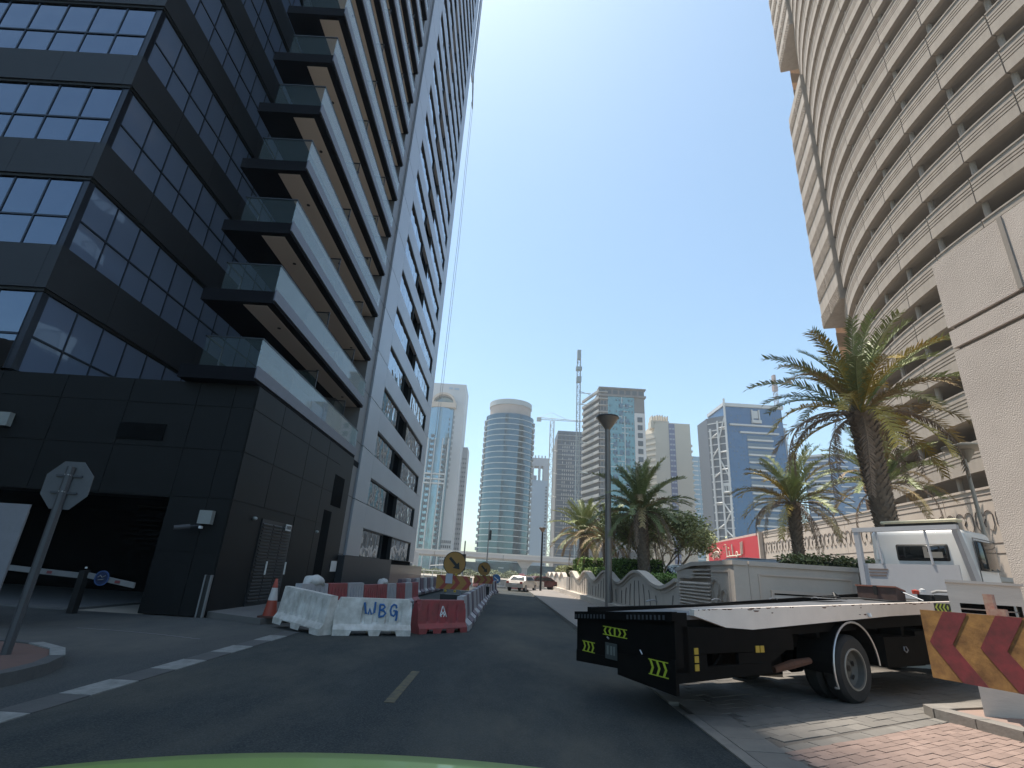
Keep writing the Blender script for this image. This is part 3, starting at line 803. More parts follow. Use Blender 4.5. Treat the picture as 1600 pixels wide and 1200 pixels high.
# camera-facing side: from corner to the right
dx, dy = 1.0, .055
def fpt(u, e=0.0): return (6.4 + u * dx + e * dy * 1, 15.05 + u * dy - e)
def fbox(u0, u1, z0, z1, e0, e1, name, m_, parent):
    q = MB(); a = fpt(u0, e1); q.pbox((a[0], a[1], z0), ((u1 - u0) * dx, (u1 - u0) * dy, 0), (-(e1 - e0) * dy, (e1 - e0), 0), (0, 0, z1 - z0)); return q.build(name, m_, parent, True)
def panel(u0, u1, vent):
    fbox(u0, u1, -.1, 2.3, -.3, 0, 'wall_body', wallwave, lw)
    fbox(u0 - .0, u1, 2.3, 2.42, -.34, .04, 'coping', wallwave, lw)
    for (a, b_, c_, d_) in ((u0 + .25, u1 - .25, 2.06, 2.10), (u0 + .25, u0 + .29, .2, 2.06), (u1 - .29, u1 - .25, .2, 2.06)):
        fbox(a, b_, c_, d_, -.0, .03, 'raised_frame', wallw, lw)
    if vent:
        v0, v1 = vent
        for (a, b_, c_, d_) in ((v0, v1, 1.62, 1.7), (v0, v0 + .08, .5, 1.62), (v1 - .08, v1, .5, 1.62)): fbox(a, b_, c_, d_, 0, .05, 'vent_frame', wallw, lw)
        for k in range(9):
            q = MB(); a = fpt(v0 + .08, .075); z = .56 + k * .115; w = v1 - v0 - .16
            q.pbox((a[0], a[1], z), (w * dx, w * dy, 0), (-.07 * dy, .07, .075), (0, 0, .024)); q.build('louvre_blade', wallw, lw, True)
        fbox(v0 + .08, v1 - .08, .5, 1.62, 0, .004, 'vent_backing', blackvoid, lw)
q = fbox(0, .42, -.1, 2.42, -.3, .02, 'corner_pilaster', wallwave, lw)
panel(.44, 3.62, (1.0, 3.1)); panel(3.66, 7.2, None); panel(7.24, 11, None)

# ------------------------------------------------------------------ tall stuccoed gate pier
pier = thing('stucco_pier', 'tall cream stuccoed gate pier with two deep grooves at the right edge', 'pier', (11, 9.5, 0))
zc = [0.0, 7.18, 7.34, 7.72, 7.9, 9.5]
for (z0, z1) in ((.12, 7.14), (7.24, 7.66), (7.76, 9.5)):
    q = MB(); q.box(10.2, 12.2, 4.5, 10.8, z0, z1); q.build('pier_block', stucco, pier, True)
for (z0, z1) in ((7.14, 7.24), (7.66, 7.76)):
    q = MB(); q.box(10.28, 12.1, 4.6, 10.72, z0, z1); q.build('pier_groove', beigeD, pier, True)
q = MB(); q.box(10.17, 10.2, 8.9, 9.0, 7.76, 9.5); q.build('pier_joint', beigeD, pier, True)
# kerbed island of the pedestal
isl2 = thing('gate_island', 'sunlit concrete kerbed island in the lower right corner carrying the pale pedestal', 'kerb', (8.5, 8.5, 0))
ed = [(6.72, 8.98), (7.02, 7.85), (7.35, 6.6), (7.9, 4.6)]
for i in range(3):
    (xa, ya), (xb, yb) = ed[i], ed[i + 1]
    L = math.hypot(xb - xa, yb - ya); nn_ = max(1, round(L / .75))
    for k in range(nn_):
        f0, f1 = k / nn_ + .006, (k + 1) / nn_ - .006
        A = (xa + (xb - xa) * f0, ya + (yb - ya) * f0); B = (xa + (xb - xa) * f1, ya + (yb - ya) * f1)
        q = MB(); q.prism([A, B, (B[0] + .28, B[1] + .06), (A[0] + .28, A[1] + .06)], -.05, .16); q.build('kerb_stone', kerbm, isl2, True)
q = MB(); q.prism([(6.72, 9.0), (7.0, 9.05), (12, 10.9), (12, 11.2), (6.8, 9.3)], -.05, .158); q.build('kerb_stone', kerbm, isl2, True)
q = MB(); q.prism([(7.02, 8.98), (7.32, 7.9), (7.64, 6.65), (8.2, 4.6), (14, 4.6), (14, 11.4), (7.2, 9.08)], -.05, .14); q.build('island_paving', paver_p, isl2, True)
# pale pedestal
ped = thing('gate_pedestal', 'pale stone clad pedestal with a dark slot behind the red and yellow board', 'pedestal', (8.0, 8.9, .14))
pedm = mat('pedestal_stone', (.58, .53, .47), .8, c2=(.48, .44, .39), scale=1.5, detail=9, stretch=(1, 1, 6), bump=.2)
q = MB(); q.prism([(7.3, 8.75), (8.3, 8.75), (9.0, 9.55), (8.0, 9.55)], .14, 1.28); q.build('shaft', pedm, ped, True)
q = MB(); [q.prism([(a_, 8.7), (b_, 8.7), (b_ + .75, 9.6), (a_ + .75, 9.6)], c_, d_) for a_, b_, c_, d_ in ((7.1, 8.3, 1.70, 2.0), (7.1, 7.26, 1.28, 1.7), (8.24, 8.3, 1.28, 1.7), (7.26, 8.24, 1.28, 1.42))]; q.build('head', pedm, ped, True)
q = MB(); q.prism([(7.07, 8.67), (8.33, 8.67), (9.1, 9.63), (7.85, 9.63)], 2.0, 2.04); q.build('cap', pedm, ped, True)
q = MB(); q.prism([(7.4, 8.9), (8.3, 8.9), (8.8, 9.5), (7.9, 9.5)], 1.42, 1.7); q.build('slot', blackvoid, ped, True)
q = MB(); q.tube([(7.26, 8.76, 1.55), (8.24, 8.76, 1.53)], .012, 5); q.tube([(7.26, 8.76, 1.62), (8.24, 8.76, 1.61)], .01, 5); q.build('slot_bar', chromem, ped, True)

# ------------------------------------------------------------------ big chevron board, right
cbd = thing('chevron_board', 'large scratched board of dark red and yellow chevrons at the right edge of the picture', 'barrier board', (5.9, 6.4, 0))
A = Vector((5.25, 6.92, 0)); D = Vector((.34, -1.0, 0)).normalized(); Ln = 2.1
D = Vector((1.0, -.72, 0)); D = Vector((5.62 - 5.25, 5.94 - 6.92, 0)).normalized()
# board follows u .7586 -> .946
P_l = Vector((5.24, 6.91, 0)); P_r = Vector((5.60, 5.92, 0)); Dv = (P_r - P_l).normalized(); Nn = Vector((-Dv.y, Dv.x, 0)); Nn = -Nn if Nn.dot(Vector((-5, -6, 0))) < 0 else Nn
Z0, Z1 = .855, 1.605
q = MB(); q.ext([P_l + Vector((0, 0, Z0)), P_l + Dv * 2.2 + Vector((0, 0, Z0)), P_l + Dv * 2.2 + Vector((0, 0, Z1)), P_l + Vector((0, 0, Z1))], -Nn * .03); bdo = q.build('board', sgn_y, cbd, True, fix=True)
w = .25; x = -.1; k = 0
zm = (Z0 + Z1) / 2
for k in range(5):
    a = .05 + k * .53
    def BP(u, z): return P_l + Dv * u + Vector((0, 0, z)) + Nn * .004
    s_ = .22
    q = MB()
    q.ext([BP(a + s_, Z1), BP(a + s_ + w, Z1), BP(a + w, zm + .02), BP(a, zm + .02)], Nn * .004)
    q.ext([BP(a, zm + .02), BP(a + w, zm + .02), BP(a + s_ + w + .06, Z0), BP(a + s_ + .06, Z0)], Nn * .004)
    q.build('red_chevron', sgn_r, bdo, True, fix=True)
q = MB()
for u, zt in ((.7, 1.78),):
    o = P_l + Dv * u; q.pbox(o + Vector((0, 0, Z1 - .1)) - Nn * .03, Dv * .09, -Nn * .05, (0, 0, .32)); 
q.pbox(P_l + Dv * .74 + Vector((0, 0, Z1 + .0)) + Nn * .0, Dv * .16, -Nn * .05, (0, 0, .07))
q.build('rusty_bracket', mat('flaking_red_bracket', (.30, .10, .08), .8, c2=(.45, .33, .25), scale=14), cbd, True)
q = MB(); q.tube([P_l + Dv * .9 - Nn * .05 + Vector((0, 0, 1.35)), (7.32, 8.72, 1.2)], .03, 6)
q.tube([P_l + Dv * 1.1 - Nn * .05 + Vector((0, 0, 1.35)), (8.0, 8.72, 1.2)], .03, 6)
q.build('mounting_arm', galv, cbd, True)

# ================================================================== VEGETATION
def frond_mesh(e_deg, L, m, name, droop=1.0, dens=44, ll=.5, vee=.35, seed=0):
    rnd = random.Random(seed); b = MB()
    e = R(e_deg); pts = []; x = z = 0.0; n = 14; ds = L / n; a = e
    for i in range(n + 1):
        pts.append(Vector((x, 0, z)))
        x += math.cos(a) * ds; z += math.sin(a) * ds
        a -= droop * (.045 + .13 * (i / n)) * (math.cos(a) * .8 + .35)
        a = max(a, R(-88))
    b.tube(pts, [.028 * (1 - .85 * i / n) + .004 for i in range(n + 1)], 4, False)
    for k in range(dens):
        t = .16 + .84 * (k + .5) / dens
        f = t * n; i = min(int(f), n - 1); fr = f - i
        p = pts[i].lerp(pts[i + 1], fr); T = (pts[i + 1] - pts[i]).normalized()
        U = Vector((0, 1, 0)).cross(T); U = -U if U.z < 0 and e_deg > -60 else U
        ln = ll * (math.sin(min(1, (t + .12) * 1.25) * math.pi * .62) ** .8) * (1 - .45 * t * t) * rnd.uniform(.8, 1.1)
        for sgn in (-1, 1):
            d = (T * rnd.uniform(.55, .95) + Vector((0, sgn, 0)) * rnd.uniform(.6, .85) + U * (vee + rnd.uniform(-.25, .2))).normalized()
            tip = p + d * ln + Vector((0, 0, -ln * ln * rnd.uniform(.2, .7)))
            w = T * (.022 + .012 * rnd.random())
            mid = p + d * ln * .5
            b.face([p - w * .6, p + w * .6, mid + w]); b.face([p - w * .6, mid + w, mid - w]); b.face([mid - w, mid + w, tip])
    return b.mesh(name, m, center=False)[0]
FR = {}
def fr(kind, e, L=3.6):
    key = (kind, e)
    if key not in FR:
        m = {'g': leafg, 'y': leafy, 'o': leafm, 'd': leafd}[kind]
        FR[key] = frond_mesh(e, 3.6, m, 'frond_' + kind, droop={'g': .72, 'y': .85, 'o': .95, 'd': 1.8}[kind], dens={'g': 62, 'y': 56, 'o': 52, 'd': 38}[kind], ll={'g': .62, 'y': .56, 'o': .52, 'd': .36}[kind], vee={'g': .35, 'y': .3, 'o': .2, 'd': -.3}[kind], seed=hash(key) % 97 if False else int(e) + ord(kind))
    return FR[key]
def palm(label, base, top, r0, L, nfr, seed, dead=4, group='date palms planted behind the walls', yellow=True, spec=None):
    rnd = random.Random(seed)
    t = thing('date_palm', label, 'palm tree', base, 0, group)
    top = Vector(top) - Vector(base)
    # trunk with stubs
    b = MB(); n = 16; pts = [Vector((top.x * (i / n) ** 1.2, top.y * i / n, top.z * i / n)) for i in range(n + 1)]
    b.tube(pts, [r0 * (.80 + .22 * (i / n) ** 3) for i in range(n + 1)], 12, False)
    rows_ = int(top.z / (.11 if r0 > .25 else .2))
    for i in range(rows_):
        f = (i + .5) / rows_; c = Vector((top.x * f ** 1.2, top.y * f, top.z * f)); rr_ = r0 * (.80 + .22 * f ** 3)
        m_ = 9
        for j in range(m_):
            a = 2 * math.pi * (j + .5 * (i % 2)) / m_ + rnd.uniform(-.1, .1)
            o = Vector((math.cos(a), math.sin(a), 0)); tt = Vector((-math.sin(a), math.cos(a), 0))
            w = rr_ * .34; h = .15 if r0 > .25 else .22; e = rnd.uniform(.05, .11) + (.04 * f)
            p = c + o * rr_ * .97
            q0 = p - tt * w; q1 = p + tt * w; q2 = p + tt * w * .5 + o * e + Vector((0, 0, h)); q3 = p - tt * w * .5 + o * e + Vector((0, 0, h)); q4 = p + Vector((0, 0, h * .95)) - o * .02
            b.face([q0, q1, q2, q3]); b.face([q2, q4, q3]); b.face([q0, q3, q4]); b.face([q1, q4, q2])
    b.build('trunk', barkm, t)
    # frond-base boss
    b = MB()
    for j in range(26):
        a = rnd.uniform(0, 6.28); el = rnd.uniform(.1, 1.3); o = Vector((math.cos(a) * math.cos(el), math.sin(a) * math.cos(el), math.sin(el)))
        b.tube([top + Vector((0, 0, -.25 + .2 * rnd.random())), top + o * rnd.uniform(.5, .8) * (r0 / .4) + Vector((0, 0, .0))], [.06, .025], 5, False)
    b.build('frond_bases', barkm2 if r0 > .25 else barkm, t)
    sc = L / 3.6
    lst = []
    for j in range(nfr):
        u = j / nfr; az = j * 2.39996 + rnd.uniform(-.2, .2)
        if u < .18: e, k = 78, 'g'
        elif u < .42: e, k = 58, rnd.choice('gggy' if yellow else 'g')
        elif u < .70: e, k = 36, rnd.choice('gggoy' if yellow else 'ggo')
        elif u < .88: e, k = 14, rnd.choice('goo' + ('y' if yellow else 'g'))
        else: e, k = -6, rnd.choice('oyo' if yellow else 'oog')
        lst.append((k, e, az))
    for j in range(dead): lst.append(('d', rnd.choice((8, -20)), rnd.uniform(0, 6.28) if spec is None else spec[j % len(spec)]))
    for (k, e, az) in lst:
        o = link('frond', fr(k, e), t, (top.x, top.y, top.z + .05), rot=(rnd.uniform(-.1, .1), rnd.uniform(-.08, .08), az), scale=sc * rnd.uniform(.85, 1.1))
    return t
palm('big date palm with yellowing fronds and hanging dead ones, behind the truck cab', (12.6, 17.2, .9), (12.25, 17.1, 7.6), .35, 3.8, 46, 3, 9, spec=[3.3, 2.9, 3.6, 2.5, .2, 5.9, .5, 4.2])
palm('middle sized date palm in front of the ornamented wall, left of the biggest palm', (14.3, 26, .9), (14.35, 26, 5.7), .26, 3.0, 46, 11, 6, spec=[3.0, .1, 3.5, .4, 4.6, 5.4])
palm('date palm half hidden behind the trunk of the biggest palm, close to the curved tower', (21.9, 29.4, .9), (21.6, 29.4, 7.6), .3, 3.7, 46, 5, 2, yellow=False)
palm('tall date palm with dark trunk just right of the tapered lamp post', (8.35, 32, .9), (8.2, 32, 5.5), .36, 3.5, 58, 21, 5, yellow=False)
palm('leftmost date palm, rising from the square clipped hedge', (8.0, 53, .9), (7.9, 53, 5.6), .42, 3.9, 60, 8, 6, yellow=False)
palm('small date palm mostly hidden behind the tapered lamp post', (8.3, 43, .9), (8.3, 43, 4.6), .33, 3.2, 46, 14, 5, yellow=False)
palm('slim date palm between the dark trunked palm and the pale tree', (10.0, 38, .9), (10.0, 38, 4.4), .26, 3.0, 40, 31, 4, yellow=False)
def tilt_leaves(b, rnd, p, s):
    a = rnd.uniform(0, 6.28); el = rnd.uniform(-1, 1)
    d = Vector((math.cos(a), math.sin(a), el)).normalized(); w = d.cross(Vector((rnd.uniform(-1, 1), rnd.uniform(-1, 1), 1))).normalized() * s * .32
    b.face([p, p + d * s * .5 + w, p + d * s, p + d * s * .5 - w])
def broad_tree(label, base, H, spread, seed):
    rnd = random.Random(seed); t = thing('broadleaf_tree', label, 'tree', base)
    wood = MB(); leaf = MB(); tips = []
    def br(p, d, L, r, lev):
        q_ = p + d * L * .5 + Vector((rnd.uniform(-.1, .1), rnd.uniform(-.1, .1), 0)) * L; e = p + d * L
        wood.tube([p, q_, e], [r, r * .8, r * .62], 6 if lev < 2 else 4, False)
        if lev >= 4: tips.append(e); tips.append(q_); return
        if lev >= 2: tips.append(e)
        for _ in range(3 if lev < 3 else 3):
            nd = (d + Vector((rnd.uniform(-.8, .8), rnd.uniform(-.8, .8), rnd.uniform(-.15, .55)))).normalized()
            br(e, nd, L * rnd.uniform(.6, .85), r * .6, lev + 1)
    for k in range(4):
        a = k * 1.6 + rnd.uniform(-.3, .3)
        br(Vector((math.cos(a) * .15, math.sin(a) * .15, 0)), Vector((math.cos(a) * .45, math.sin(a) * .45, 1)).normalized(), H * .25, .09, 0)
    for tp in tips:
        for _ in range(20):
            p = tp + Vector((rnd.gauss(0, .34), rnd.gauss(0, .34), rnd.gauss(0, .28)))
            tilt_leaves(leaf, rnd, p, rnd.uniform(.12, .24))
    wood.build('trunk', barkm2, t); leaf.build('crown', treem, t)
    return t
broad_tree('pale green broadleaf tree with sparse leaves and many thin stems left of the red sign', (10.5, 35.5, .9), 7.2, 5, 4)
def hedge(name, label, b0, m, n, seed, s=.12):
    x0, x1, y0, y1, z0, z1 = b0; rnd = random.Random(seed)
    t = thing(name, label, 'hedge', ((x0 + x1) / 2, (y0 + y1) / 2, z0))
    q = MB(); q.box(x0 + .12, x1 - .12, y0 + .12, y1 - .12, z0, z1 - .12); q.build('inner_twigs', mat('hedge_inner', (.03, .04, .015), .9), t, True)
    lf = MB(); A = [(x1 - x0) * (y1 - y0), (x1 - x0) * (z1 - z0) * 2, (y1 - y0) * (z1 - z0) * 2]; S = sum(A)
    for _ in range(n):
        r_ = rnd.random() * S; dd = rnd.uniform(-.02, .14)
        if r_ < A[0]: p = Vector((rnd.uniform(x0, x1), rnd.uniform(y0, y1), z1 - dd + rnd.random() ** 3 * .12))
        elif r_ < A[0] + A[1]: p = Vector((rnd.uniform(x0, x1), (y0 + dd) if rnd.random() < .7 else (y1 - dd), rnd.uniform(z0, z1)))
        else: p = Vector(((x0 + dd) if rnd.random() < .7 else (x1 - dd), rnd.uniform(y0, y1), rnd.uniform(z0, z1)))
        p += Vector((.05 * math.sin(p.y * 3 + p.z * 5), .05 * math.sin(p.x * 4), .05 * math.sin(p.x * 2.3 + p.y * 1.7)))
        tilt_leaves(lf, rnd, p, rnd.uniform(.6, 1.2) * s)
    lf.build('foliage', m, t, True); return t
hedge('clipped_hedge', 'square clipped bright green hedge at the foot of the leftmost palm', (6.95, 8.9, 47.5, 53.5, .9, 3.25), hedgem, 9000, 1, .16)
hedge('clipped_hedge', 'long clipped bright green hedge behind the wavy wall right of the lamp post', (7.1, 9.8, 32.6, 37, .9, 2.85), hedgem, 9000, 2, .13)
hedge('low_hedge', 'low unclipped green hedge peeping over the trough of the wavy wall nearest the vents', (6.95, 8.2, 21.2, 31, .9, 1.98), hedgem, 8000, 3, .11)
hedge('low_hedge', 'yellowish green hedge beyond the wavy wall near the viaduct', (7.0, 9, 60, 72, .9, 2.7), hedgem2, 4000, 5, .2)
hedge('low_hedge', 'low dark hedge just left of the tapered lamp post behind the wavy wall', (7.0, 8.6, 39, 46.5, .9, 2.35), hedgem, 5000, 6, .14)
hedge('planter_hedge', 'olive coloured ragged hedge along the top of the louvred wall left of the truck cab', (9.0, 13.0, 16.6, 17.8, .9, 2.72), hedgem2, 7000, 4, .12)

# ================================================================== LAMPS
def tapered_lamp(label, x, y, h, s=1.0, m=postm):
    t = thing('street_lamp', label, 'street lamp', (x, y, 0), 0, None)
    q = MB(); q.tube([(0, 0, 0), (0, 0, h)], [.21 * s, .16 * s], 12); q.build('post', m, t)
    q = MB(); q.lathe([(.08 * s, h - .75 * s), (.14 * s, h - .6 * s), (.66 * s, h + .12 * s), (.70 * s, h + .2 * s)], n=24); q.build('cone_reflector', mat('lamp_cone', (.30, .24, .20), .45, metal=.4), t, smooth=True)
    q = MB(); q.lathe([(.72 * s, h + .18 * s), (.70 * s, h + .27 * s), (.35 * s, h + .36 * s), (0, h + .38 * s)], n=24); q.build('lamp_cap', darkmetal, t, smooth=True)
    return t
tapered_lamp('tall street lamp with an upturned cone head rising behind the truck bed', 6.03, 31.0, 11.0, 1.0)
tapered_lamp('smaller distant street lamp with a dark pole at the kerb near the pale car', 4.0, 56.5, 6.2, .55, darkmetal)
t = thing('garden_lamp', 'cream disc topped lamp between the palm and the gate pier', 'street lamp', (15.1, 16.5, .9))
q = MB(); q.tube([(0, 0, 0), (-.1, 0, 5.2)], [.07, .05], 8); q.build('post', mat('cream_metal', (.48, .42, .34), .6), t)
q = MB(); q.lathe([(.03, 5.1), (.24, 5.45), (.24, 5.55), (.05, 5.7)], n=16); q.build('lamp_body', mat('lamp_body', (.35, .3, .24), .5), t)
q = MB(); q.lathe([(.1, 5.5), (.62, 5.56), (.62, 5.62), (.2, 5.74), (0, 5.78)], (0, 0, 0), n=20); q.build('lamp_disc', mat('cream_metal', (.48, .42, .34), .6), t, smooth=True)
for (x, y, h, lb) in ((-2.3, 78, 8.5, 'slender grey lighting mast near the arrow signs'),):
    t = thing('lighting_mast', lb, 'mast', (x, y, 0)); q = MB(); q.tube([(0, 0, 0), (0, 0, h)], [.12, .08], 6); q.build('pole', galv, t)
    q = MB(); q.tube([(0, 0, h), (.5, 0, h + .2)], .06, 5); q.box(.1, .4, -.2, .2, h - 2.6, h - 1.2); q.build('lamp_head', darkmetal, t)
t = thing('traffic_signal', 'black traffic signal pole left of the round arrow sign', 'traffic light', (-5.2, 72, 0)); q = MB(); q.tube([(0, 0, 0), (0, 0, 5.3)], .1, 6); q.build('pole', galv, t)
q = MB(); q.box(-.25, .25, -.2, .2, 1.6, 3.6); q.build('signal_head', blackm, t)

# ================================================================== BARRIERS
def barrier_mesh(L, H, ribs, cuts, name, m, notch=True, w0=.27, w1=.11):
    b = MB(); nx_ = 48
    xs_ = [-L / 2 + L * i / nx_ for i in range(nx_ + 1)]
    def hw(z):   # half width at height fraction
        z = z / H
        if z < .16: return w0
        if z < .3: return w0 - (w0 - .17) * (z - .16) / .14
        return .17 - (.17 - w1) * (z - .3) / .7
    zl = [0, .14, .16, .3, .36, .62, .68, .9, .93, 1.0]
    for sgn in (-1, 1):
        rows = []
        for x in xs_:
            e = 0
            xf = (x + L / 2) / L
            rib = any(abs(xf - r_) < .022 for r_ in ribs)
            cut = any(abs(xf - c_) < cw for c_, cw in cuts)
            row = []
            for zf in zl:
                z = zf * H; w = hw(z)
                if rib and .3 < zf < .9: w -= .05
                if cut and zf == 0: z = .13 * H
                if cut and zf in (.14, .16): z = max(z, .15 * H)
                hh = 0
                if notch and (xf < .06 or xf > .96) and zf > .85: z -= .1 * H; w *= .8
                row.append((x, sgn * w, z))
            row.append((x, 0, row[-1][2] + .008))
            rows.append(row)
        b.grid(rows)
    for x in (-L / 2, L / 2):
        xf = 0 if x < 0 else 1; dz = .1 * H if notch else 0
        prof = [(x, -hw(z * H) * (.8 if notch and z > .85 else 1), z * H - (dz if z > .85 else 0)) for z in zl]
        b.face(prof + [(x, -y, z) for (_, y, z) in reversed(prof)])
    me, _ = b.mesh(name, m, center=False)
    bm = bmesh.new(); bm.from_mesh(me); bmesh.ops.remove_doubles(bm, verts=bm.verts, dist=.001); bmesh.ops.recalc_face_normals(bm, faces=bm.faces); bm.to_mesh(me); bm.free()
    return me
bmA = barrier_mesh(2.0, .88, (.36, .52, .68, .84), ((.33, .11), (.70, .11)), 'water_barrier', plast_w)
bmR = barrier_mesh(1.75, .86, (.2, .4, .6, .8), ((.22, .06), (.5, .06), (.78, .06)), 'water_barrier_red', plast_r)
bmT = barrier_mesh(1.95, .92, (.12, .24, .36, .48, .6, .72, .84), ((.3, .1), (.7, .1)), 'ribbed_barrier', plast_w, notch=False)
bw = barrier_mesh(1.25, .95, (.15, .32, .5, .68, .85), ((.3, .1), (.7, .1)), 'ribbed_barrier_white', plast_w2, notch=False, w0=.3)
brd = barrier_mesh(1.25, .95, (.15, .32, .5, .68, .85), ((.3, .1), (.7, .1)), 'ribbed_barrier_red', plast_r, notch=False, w0=.3)
brm = barrier_mesh(1.25, .95, (.15, .32, .5, .68, .85), ((.3, .1), (.7, .1)), 'ribbed_barrier_maroon', plast_r2, notch=False, w0=.3)
def barrier(me, p0, p1, label, z=0, tilt=0, group='plastic water filled barriers round the road works', parts=None):
    c = ((p0[0] + p1[0]) / 2, (p0[1] + p1[1]) / 2, z); a = math.atan2(p1[1] - p0[1], p1[0] - p0[0])
    o = link('water_barrier', me, None, c, rot=(0, tilt, a)); tag(o, label, 'barrier', group); return o
barrier(bmT, (-5.78, 15.3), (-4.42, 14.4), 'ribbed white barrier standing askew next to the traffic cone, one end on the pavement', .05, R(3.5))
wb = barrier(bmA, (-4.28, 14.5), (-2.42, 15.32), 'white barrier with the blue hand painted letters WBG')
# letters, local frame of barrier: x along, -y faces the camera
def letters(parent, strokes, m, name, r_=.022):
    q = MB()
    for s_ in strokes:
        q.tube([(x, -(.172 - .06 * ((z / .88) - .3) / .7) - .012, z) for x, z in s_], r_, 5, True)
    q.v = [(x, y, z) for x, y, z in q.v]; me, _ = q.mesh(name, m, center=False); return link(name, me, parent, (0, 0, 0))
W_ = [(-.28, .78), (-.22, .52), (-.15, .50), (-.13, .64), (-.07, .50), (.0, .54), (.0, .80)]
B1 = [(.13, .74), (.13, .46)]; B2 = [(.12, .74), (.22, .74), (.27, .68), (.2, .62), (.14, .61), (.24, .59), (.30, .53), (.24, .46), (.12, .44)]
G_ = [(.58, .66), (.56, .73), (.50, .75), (.44, .70), (.42, .60), (.45, .50), (.52, .47), (.56, .52), (.56, .60), (.50, .60)]; G2 = [(.56, .60), (.60, .58), (.60, .42), (.58, .36)]
letters(wb, [W_, B1, B2, G_, G2], bluem, 'painted_letters', .027)
rb_ = barrier(bmR, (-2.38, 15.75), (-1.12, 17.0), 'faded red barrier with a small white triangular logo, right of the lettered white one')
q = MB()
for s_ in ([(-.02, .70), (-.10, .46)], [(0, .70), (.13, .42)], [(.05, .56), (-.10, .44)], [(.08, .52), (.02, .42)], [(-.06, .56), (.04, .48)], [(-.10, .46), (-.06, .42)]):
    q.tube([(x, -(.172 - .06 * ((z / .86) - .3) / .7) - .008, z) for x, z in s_], .017, 4)
me, _ = q.mesh('white_logo', whitem, center=False); link('white_logo', me, rb_, (.0, 0, 0))
# back row
ORD = ('first', 'second', 'third', 'fourth', 'fifth', 'sixth', 'seventh', 'eighth', 'ninth', 'tenth', 'eleventh', 'twelfth')
colr = {'w': bw, 'r': brd, 'm': brm}
names = {'w': 'white', 'r': 'red', 'm': 'maroon'}
path = [(-5.95, 16.3), (-5.55, 17.5), (-5.3, 18.8), (-5.08, 20.1), (-4.9, 21.4), (-4.78, 22.7), (-4.65, 24), (-4.5, 25.3), (-4.4, 26.6), (-4.3, 27.9)]
seq = 'wrwrrwrwr'
bl = ['white ribbed barrier at the pavement end of the back row, left of the first sandbag', 'red ribbed barrier in the back row, just right of the sandbag nearest the cone', 'white ribbed barrier between two red ones in the back row',
      'second red ribbed barrier of the back row behind the lettered barrier', 'third red ribbed barrier of the back row, touching the second', 'white ribbed barrier in the back row under the second sandbag', 'red ribbed barrier right of the second sandbag', 'last white ribbed barrier of the near back row', 'red ribbed barrier ending the near back row']
for i in range(9):
    barrier(colr[seq[i]], path[i], path[i + 1], bl[i], .12 if i < 3 else .04, group='ribbed barriers of the back row')
for i in range(14):
    y0 = 29 + i * 1.45
    o = barrier(colr['mw'[i % 2]], (-5.35 + i * .03, y0), (-5.35 + i * .03, y0 + 1.3), ORD[i // 2] + (' maroon' if i % 2 == 0 else ' greyish white') + ' ribbed barrier of the far row, counted away from the chevron board', .1, group='far row of alternating maroon and white barriers')
# right row along the traffic lane: seen end on
jm_w = barrier_mesh(1.0, .95, (.2, .5, .8), (), 'lane_barrier_white', plast_w2, notch=False, w0=.34, w1=.09)
jm_m = barrier_mesh(1.0, .95, (.2, .5, .8), (), 'lane_barrier_dark', mat('shaded_red_plastic', (.15, .115, .14), .7), notch=False, w0=.34, w1=.09)  # red plastic with the shade over the lane put into its colour
n = 24
for i in range(n):
    y = 17.6 + i * 1.28; x = -1.22 + .012 * i
    if i > 18: x += (i - 18) ** 2 * .015
    o = link('lane_barrier', jm_w if i % 2 == 0 else jm_m, None, (x, y, 0), rot=(0, 0, R(90 - 1 - random.uniform(-2, 3))))
    tag(o, ORD[i // 2] + (' pale grey' if i % 2 == 0 else ' dark reddish') + ' flared barrier beside the traffic lane, counted from the red logo barrier', 'barrier', 'flared barriers lining the traffic lane')
bmred = barrier_mesh(1.9, .9, (.1, .2, .3, .4, .5, .6, .7, .8, .9), (), 'far_barrier', mat('sunlit_faded_red', (.6, .25, .22), .6), notch=False)
bmwh = barrier_mesh(1.9, .9, (.1, .2, .3, .4, .5, .6, .7, .8, .9), (), 'far_barrier', plast_w, notch=False)
for i in range(7):
    o = link('far_barrier', bmwh if i % 2 == 0 else bmred, None, (-8.2 + i * 2.0, 60 + i * .3, 0), rot=(0, 0, R(8)))
    tag(o, ORD[i // 2] + (' white' if i % 2 == 0 else ' pale red') + ' sunlit barrier from the left in the cross row behind the taxi', 'barrier', 'sunlit barriers across the end of the works')
# sandbags
def sandbag(label, x, y, z, a, s=1):
    bm = bmesh.new(); bmesh.ops.create_icosphere(bm, subdivisions=3, radius=1)
    rnd = random.Random(int(x * 31))
    for v in bm.verts:
        n_ = .05 * math.sin(v.co.x * 7) + .04 * math.sin(v.co.y * 9 + v.co.x * 4)
        v.co = Vector((v.co.x * .36, v.co.y * .2, max(v.co.z, -.6) * .15 + n_ * .3 + (-.10 if abs(v.co.x) > .8 else 0)))
    me = bpy.data.meshes.new('sandbag'); bm.to_mesh(me); bm.free(); me.polygons.foreach_set('use_smooth', [True] * len(me.polygons)); me.materials.append(mat('sandbag_cloth', (.55, .54, .52), .9, c2=(.42, .41, .4), scale=6, bump=.4))
    o = link('sandbag', me, None, (x, y, z), rot=(0, 0, a), scale=s); tag(o, label, 'sandbag', 'sandbags on the barriers')
sandbag('white sandbag slumped over the barrier nearest the traffic cone', -5.75, 17.0, 1.14, R(60), 1.1)
sandbag('white sandbag on the back row of barriers behind the letters', -4.85, 22.6, 1.05, R(80), .95)

